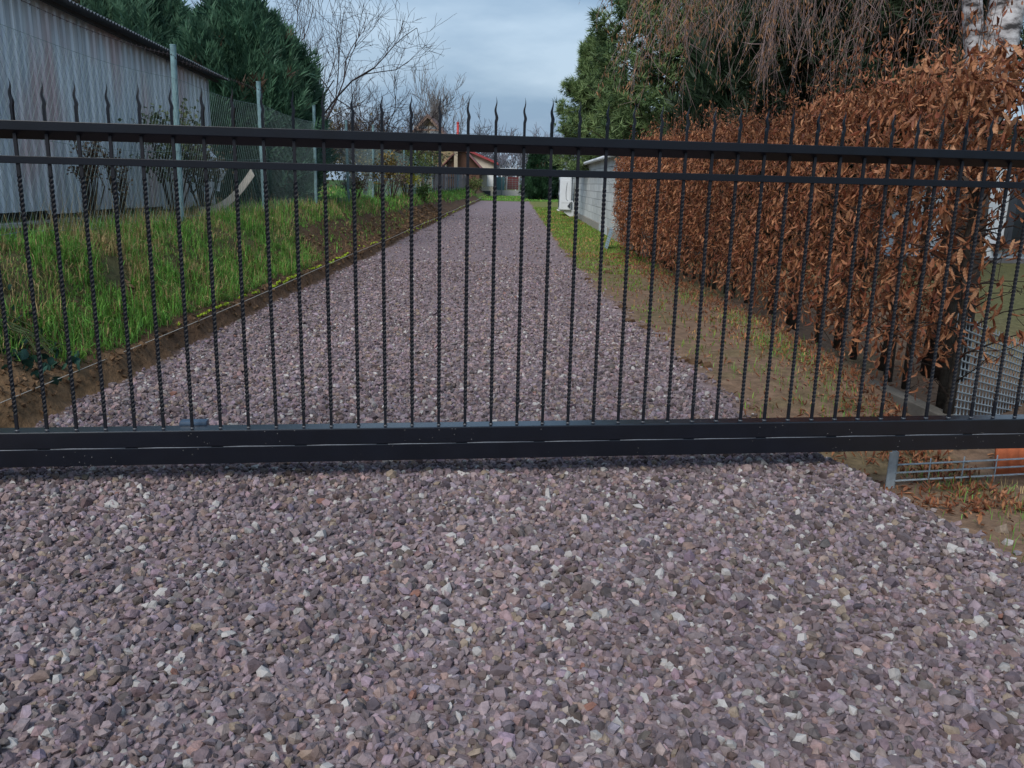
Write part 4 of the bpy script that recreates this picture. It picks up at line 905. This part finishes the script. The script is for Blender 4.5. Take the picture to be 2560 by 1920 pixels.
b = MB(); b.tube([(-.16, 16.75 - 30, 2.12), (-.16, 44.6 - 30, 2.09)], .055, 8); b.build('gutter', M['white'], gar, True)
b = MB(); b.box((-.02, 39.0 - 30, .3), (.02, 39.2 - 30, 1.95)); b.build('downpipe', M['dark'], gar)
for y in (25.3, 23.6):
    b = MB(); b.box((-.037, y - 30 - .28, .05), (-.031, y - 30 + .28, .26)); b.build('vent_cover', M['white'], gar)
ac = empty('heat_pump', (2.1, 37.6, .25), 'white outdoor heat pump unit bracketed to the block wall', 'heat pump')
bevel_box('casing', (-.24, -.55, .06), (.24, .55, 1.42), M['white'], ac, .02, 2)
for zc in (.42, 1.06):
    b = MB(); a = np.linspace(0, 2 * np.pi, 25); b.tube(np.stack([np.full(25, -.245), .28 * np.cos(a), zc + .28 * np.sin(a)], 1), .008, 5); 
    for j in range(8): b.tube([(-.246, 0, zc), (-.246, .28 * math.cos(j * .785), zc + .28 * math.sin(j * .785))], .005, 4)
    b.build('fan_grille', M['dark'], ac)
bevel_box('side_panel', (-.17, -.562, .35), (.18, -.545, 1.30), M['white'], ac, .006, 1)
b = MB(); b.tube([(.06, -.572, 1.2), (.02, -.575, .8), (.04, -.572, .5), (.12, -.57, .45)], .008, 5); b.build('cable', M['dark'], ac)
b = MB(); b.add([(.1, -.575, .22), (.24, -.575, .40), (.24, -.575, .12), (.1, -.6, .22), (.24, -.6, .40), (.24, -.6, .12)], [(0, 1, 2), (3, 5, 4)], [(0, 3, 4, 1), (1, 4, 5, 2), (2, 5, 3, 0)]); b.build('valve_cover', M['dark'], ac)
for yy_ in (-.4, .4): b = MB(); b.box((-.3, yy_ - .03, .0), (.42, yy_ + .03, .055)); b.add([(.40, yy_ - .02, 0), (.40, yy_ + .02, 0), (.40, yy_ - .02, -.35), (.40, yy_ + .02, -.35), (-.1, yy_ - .02, 0), (-.1, yy_ + .02, 0)], [(0, 2, 4), (1, 5, 3)], [(2, 3, 5, 4)]); b.build('bracket', M['white'], ac)
b = MB(); b.tube([(.20, -.58, .38), (.30, -.60, .44), (.35, -.60, .36), (.36, -.60, -.1), (.40, -.60, -.24)], .022, 8); b.build('drain_pipe', M['white'], ac, True)
# grey slatted crate leaning on the plinth at the hedge end
cr = empty('slatted_panel', (1.98, 18.6, .0), 'small blue grey slatted panel leaning by the far end of the hedge', 'panel', rz=0)
cr.rotation_euler = (0, math.radians(14), 0)
for i in range(9): b = MB(); b.box((-.006, -.25, .04 + i * .05), (.006, .25, .075 + i * .05)); b.build('slat', M['crate'], cr)
for yy_ in (-.25, 0, .23): b = MB(); b.box((-.012, yy_, .02), (-.006, yy_ + .02, .50)); b.build('stile', M['crate'], cr)

# orange roofed house behind the garage
ho = empty('orange_roof_house', (7.4, 34, 0), 'house with orange tiled roof behind the block building', 'house')
b = MB(); b.box((-3.3, -6, 0), (3.5, 6, 2.4), (.6, .58, .52)); b.build('wall', M['render'], ho)
rf = MB(); rows = 26
tmesh2 = MB(); tmesh2.box((-.34, -6.3, 0), (.0, 6.3, .035), (.48, .13, .07)); tm = tmesh2.mesh('tile_row', M['tile'])
root_r = MB(); root_r.add([(-3.7, -6.3, 2.28), (0, -6.3, 4.6), (3.9, -6.3, 2.28), (-3.7, 6.3, 2.28), (0, 6.3, 4.6), (3.9, 6.3, 2.28)], [(0, 2, 1), (3, 4, 5)], [(0, 1, 4, 3), (1, 2, 5, 4), (0, 3, 5, 2)], (.42, .12, .065)); rr_ = root_r.build('roof', M['tile'], ho)
for i in range(14):
    t = i / 14; o = link('tile_row', tm, rr_); o.location = (-3.7 + .30 + 3.7 * t, 0, 2.31 + 2.32 * t); o.rotation_euler = (0, -math.atan2(2.32, 3.7) + .03, 0)
b = MB(); b.box((-3.82, -6.3, 2.2), (-3.72, 6.3, 2.32)); b.build('gutter', M['white'], ho)

# white house seen past the hedge end
wh = empty('white_house', (9.4, 17.2, 0), 'white rendered wall with dark glazed door seen through the ragged hedge end', 'house')
b = MB(); b.box((-3.6, 0, .12), (6.0, 6, 2.6), (.66, .71, .75)); b.build('wall', M['render'], wh)
b = MB(); b.box((-3.7, -.08, -.4), (6.1, 0, .13), (.12, .12, .125)); b.build('plinth', M['render'], wh)
b = MB(); b.box((.55, -.05, .42), (2.3, .02, 2.45)); dfo = b.build('glazed_door', M['glass'], wh)
b = MB(); b.box((.42, -.07, .42), (.55, .0, 2.55)); b.box((2.3, -.07, .42), (2.43, 0, 2.55)); b.box((.55, -.07, 2.45), (2.3, 0, 2.55)); b.build('frame', M['dark'], dfo)
b = MB(); b.box((.2, -.22, .33), (2.6, -.0, .415), (.17, .075, .05)); b.build('sill', M['wood'], dfo)
b = MB(); b.box((-3.9, -.5, 2.6), (6.3, 6.3, 2.75), (.3, .1, .07)); b.build('roof', M['tile'], wh)

# ------------------------------------------------------------------ far end: plank fence, low wall, houses
pf = empty('plank_fence', (-3.78, 40, .75), 'grey weathered plank fence continuing the line of the wire fence', 'fence')
pmes = []
for i in range(6):
    b = MB(); h = 1.02 + .05 * i; b.box((-.012, -.19, -.2), (.012, .19, h), np.array((.15, .135, .13)) * (.65 + .16 * i)); b.add([(-.012, -.19, h), (.012, -.19, h), (-.012, .19, h), (.012, .19, h), (-.012, 0, h + .08), (.012, 0, h + .08)], [(0, 2, 4), (1, 5, 3)], [(0, 4, 5, 1), (2, 3, 5, 4)], np.array((.15, .135, .13)) * (.65 + .16 * i)); pmes.append(b.mesh('plank', M['wood']))
for i in range(62):
    o = link('plank', random.choice(pmes), pf); o.location = (random.uniform(-.03, .03), -.6 + i * .42, float(height(-3.78, 40 + i * .42)) - .75); o.rotation_euler = (random.uniform(-.03, .03), random.uniform(-.02, .02), 0)
for z in (.25, .8): b = MB(); b.box((-.06, -1, z), (-.02, 25.6, z + .09), (.12, .10, .095)); b.build('rail', M['wood'], pf)
b = MB(); b.box((-.02, 14.5, -.2), (.03, 16.3, 1.1), (.16, .24, .27)); b.build('painted_panel', M['render'], pf)

fw = empty('boundary_wall', (0, 94, 0), 'low concrete boundary wall with wire fence across the far end of the lawn', 'wall')
for i in range(8): b = MB(); b.box((-5.4 + i * 1.9, 0, -.1), (-5.4 + i * 1.9 + 1.88, .12, .62), np.array((.30, .30, .29)) * (.85 + .3 * random.random())); b.build('panel', M['block'], fw)
for i in range(9): b = MB(); b.box((-5.5 + i * 1.9, -.03, -.1), (-5.38 + i * 1.9, -.004, 1.9), (.2, .22, .22)); b.build('post', M['block'], fw)
wm = MB()
for z in np.arange(.75, 1.85, .2): wm.box((-5.4, .03, z), (9.8, .04, z + .02))
for x in np.arange(-5.4, 9.8, .35): wm.box((x, .045, .62), (x + .02, .055, 1.85))
tag(wm.build('mesh', M['wire'], fw), kind='stuff')
dg = empty('garden_gate', (-.42, 94.6, 0), 'dark red boarded gate in the far boundary', 'gate')
for i in range(6): b = MB(); b.box((-.62 + i * .205, 0, .7), (-.62 + i * .205 + .195, .05, 2.05), (.12, .035, .036)); b.build('board', M['wood'], dg)
for xx in (-.7, .62): b = MB(); b.box((xx, -.05, .0), (xx + .07, .06, 2.1), (.5, .5, .5)); b.build('post', M['render'], dg)
tp = MB(); tp.box((-2.3, 94.7, .6), (-1.35, 94.75, 2.0), (.10, .20, .22)); tag(tp.build('teal_hoarding', M['render']), 'teal board panel left of the dark red gate', 'panel')

def house(name, loc, label, w, d_, hw, hr, wallc, roofc, over=.35, ridge='y', chimney=False):
    h = empty(name, loc, label, 'house'); b = MB(); b.box((-w/2, 0, -.2), (w/2, d_, hw), wallc)
    b.add([(-w/2, 0, hw), (w/2, 0, hw), (0, 0, hr), (-w/2, d_, hw), (w/2, d_, hw), (0, d_, hr)], [(0, 1, 2), (3, 5, 4)], None, wallc); b.build('wall', M['render'], h)
    k_ = (hr - hw) / (w / 2); b = MB(); t = .12
    for s_ in (-1, 1):
        x1 = s_ * (w/2 + over); z1 = hr - k_ * (w/2 + over); b.add([(0, -over, hr + .02), (x1, -over, z1 + .02), (x1, d_ + over, z1 + .02), (0, d_ + over, hr + .02), (0, -over, hr + .02 + t), (x1, -over, z1 + .02 + t), (x1, d_ + over, z1 + .02 + t), (0, d_ + over, hr + .02 + t)], None, [(0, 1, 2, 3), (4, 7, 6, 5), (0, 4, 5, 1), (1, 5, 6, 2), (2, 6, 7, 3)], roofc)
    return h, b.build('roof', M['tile'], h)
h1, r1 = house('gabled_house', (-9.75, 95, 0), 'steep gabled wooden house with brown roof beyond the plank fence', 5.6, 8, 5.2, 8.3, (.30, .22, .13), (.17, .10, .085), .7)
b = MB(); b.box((-1.6, -.06, 5.6), (.0, -.005, 7.2), (.40, .38, .36)); b.box((.12, -.06, 5.6), (1.4, -.005, 7.2), (.40, .38, .36)); wn = b.build('window', M['render'], h1)
b = MB(); b.box((-1.45, -.09, 5.7), (-.15, -.064, 7.05)); b.box((.24, -.09, 5.7), (1.28, -.064, 7.05)); b.build('pane', mat('pane', (.24, .26, .29), rough=.3, vary=.1), wn)
b = MB()
for s_ in (-1, 1): b.add([(0, -.72, 8.35), (s_ * 3.45, -.72, 4.6), (s_ * 3.45, -.72, 4.3), (0, -.72, 8.02), (0, -.66, 8.35), (s_ * 3.45, -.66, 4.6), (s_ * 3.45, -.66, 4.3), (0, -.66, 8.02)], None, [(0, 1, 2, 3), (4, 7, 6, 5), (0, 4, 5, 1), (3, 2, 6, 7)], (.22, .15, .12))
b.box((-1.5, -.72, 6.65), (1.5, -.66, 6.85), (.20, .13, .10)); b.build('barge_board', M['wood'], h1)
fp = empty('flue_pipe', (-6.2, 90, 0), 'red flue pipe standing up right of the wooden gable', 'pipe')
b = MB(); b.tube([(0, 0, 0), (0, 0, 7.25)], .12, 10); b.build('pipe', M['red'], fp, True)
b = MB(); b.tube([(0, 0, 7.22), (0, 0, 7.34)], .15, 10); b.build('collar', M['red'], fp, True)
bn, rbn = house('timber_barn', (-5.3, 82, 0), 'brown timber barn gable with pale roof beside the cream house', 3.4, 6, 2.8, 4.55, (.085, .045, .032), (.23, .09, .085), .5)
for i in range(10): b = MB(); b.box((-1.65 + i * .34, -.03, 0), (-1.65 + i * .34 + .32, -.004, 2.75), np.array((.11, .06, .04)) * (.7 + .5 * random.random())); b.build('board', M['wood'], bn)
b = MB(); b.add([(-.15, -.8, 4.45), (-4.0, -.8, 4.0), (-4.0, 5, 4.05), (-.15, 5, 4.5), (-.15, -.8, 4.55), (-4.0, -.8, 4.1), (-4.0, 5, 4.15), (-.15, 5, 4.6)], None, [(0, 1, 2, 3), (4, 7, 6, 5), (0, 4, 5, 1)], (.6, .66, .7)); b.build('lean_to_roof', M['render'], bn)
for xa, xb, zz in ((-.62, -.3, 4.2), (-3.9, -3.75, 4.0)): b = MB(); b.box((xa, -.75, 0), (xb, -.6, zz), (.42, .34, .25)); b.build('post', M['wood'], bn)
ch = empty('cream_house', (-3.4, 88, 0), 'cream house with sloping dark red roof edge beyond the drive', 'house')
b = MB(); b.box((-1.9, 0, -.2), (1.0, 6, 3.2), (.56, .50, .40)); b.add([(-1.9, 0, 3.2), (1.0, 0, 3.2), (1.0, 0, 3.35), (-1.9, 0, 4.5), (-1.9, 6, 3.2), (1.0, 6, 3.2), (1.0, 6, 3.35), (-1.9, 6, 4.5)], None, [(0, 1, 2, 3), (4, 7, 6, 5), (0, 3, 7, 4)], (.56, .50, .40)); b.build('wall', M['render'], ch)
b = MB(); V = [(-2.2, -.5, 4.62), (1.45, -.5, 3.16), (1.45, -.5, 3.38), (-2.2, -.5, 4.86)]; V += [(x, 6.5, z) for x, _, z in V]; b.add(V, None, [(0, 1, 2, 3), (7, 6, 5, 4), (0, 4, 5, 1), (2, 6, 7, 3), (1, 5, 6, 2), (0, 3, 7, 4)], (.30, .055, .06)); b.build('roof', M['tile'], ch)
b = MB(); b.box((-.15, -.03, .1), (.75, -.004, .55)); b.build('cellar_hatch', M['dark'], ch)
b = MB(); b.box((.35, -.04, 1.0), (.98, -.004, 2.6), (.7, .7, .68)); b.build('window', M['render'], ch)
cp = MB(); cp.box((-1.9, 97, 2.75), (.0, 101, 3.0), (.72, .75, .78)); cp.box((-1.8, 97.2, 0), (-1.65, 97.35, 2.75), (.6, .6, .6)); cp.box((-.2, 97.2, 0), (-.05, 97.35, 2.75), (.6, .6, .6)); tag(cp.build('carport', M['render']), 'white flat roofed carport right of the cream house', 'carport')

# power lines
pl = empty('power_line', (0, 80, 9), 'thin power cables crossing the sky low above the far roofs', 'cable')
for k_, (za, zb) in enumerate([(7.9, 6.0), (7.2, 5.4), (6.8, 5.2)]):
    b = MB(); t = np.linspace(0, 1, 20); b.tube(np.stack([-8 + 30 * t, 20 + 0 * t, za - 9 + (zb - za) * t - 1.5 * np.sin(np.pi * t) * .5], 1), .007, 4); b.build('cable', M['wire'], pl)
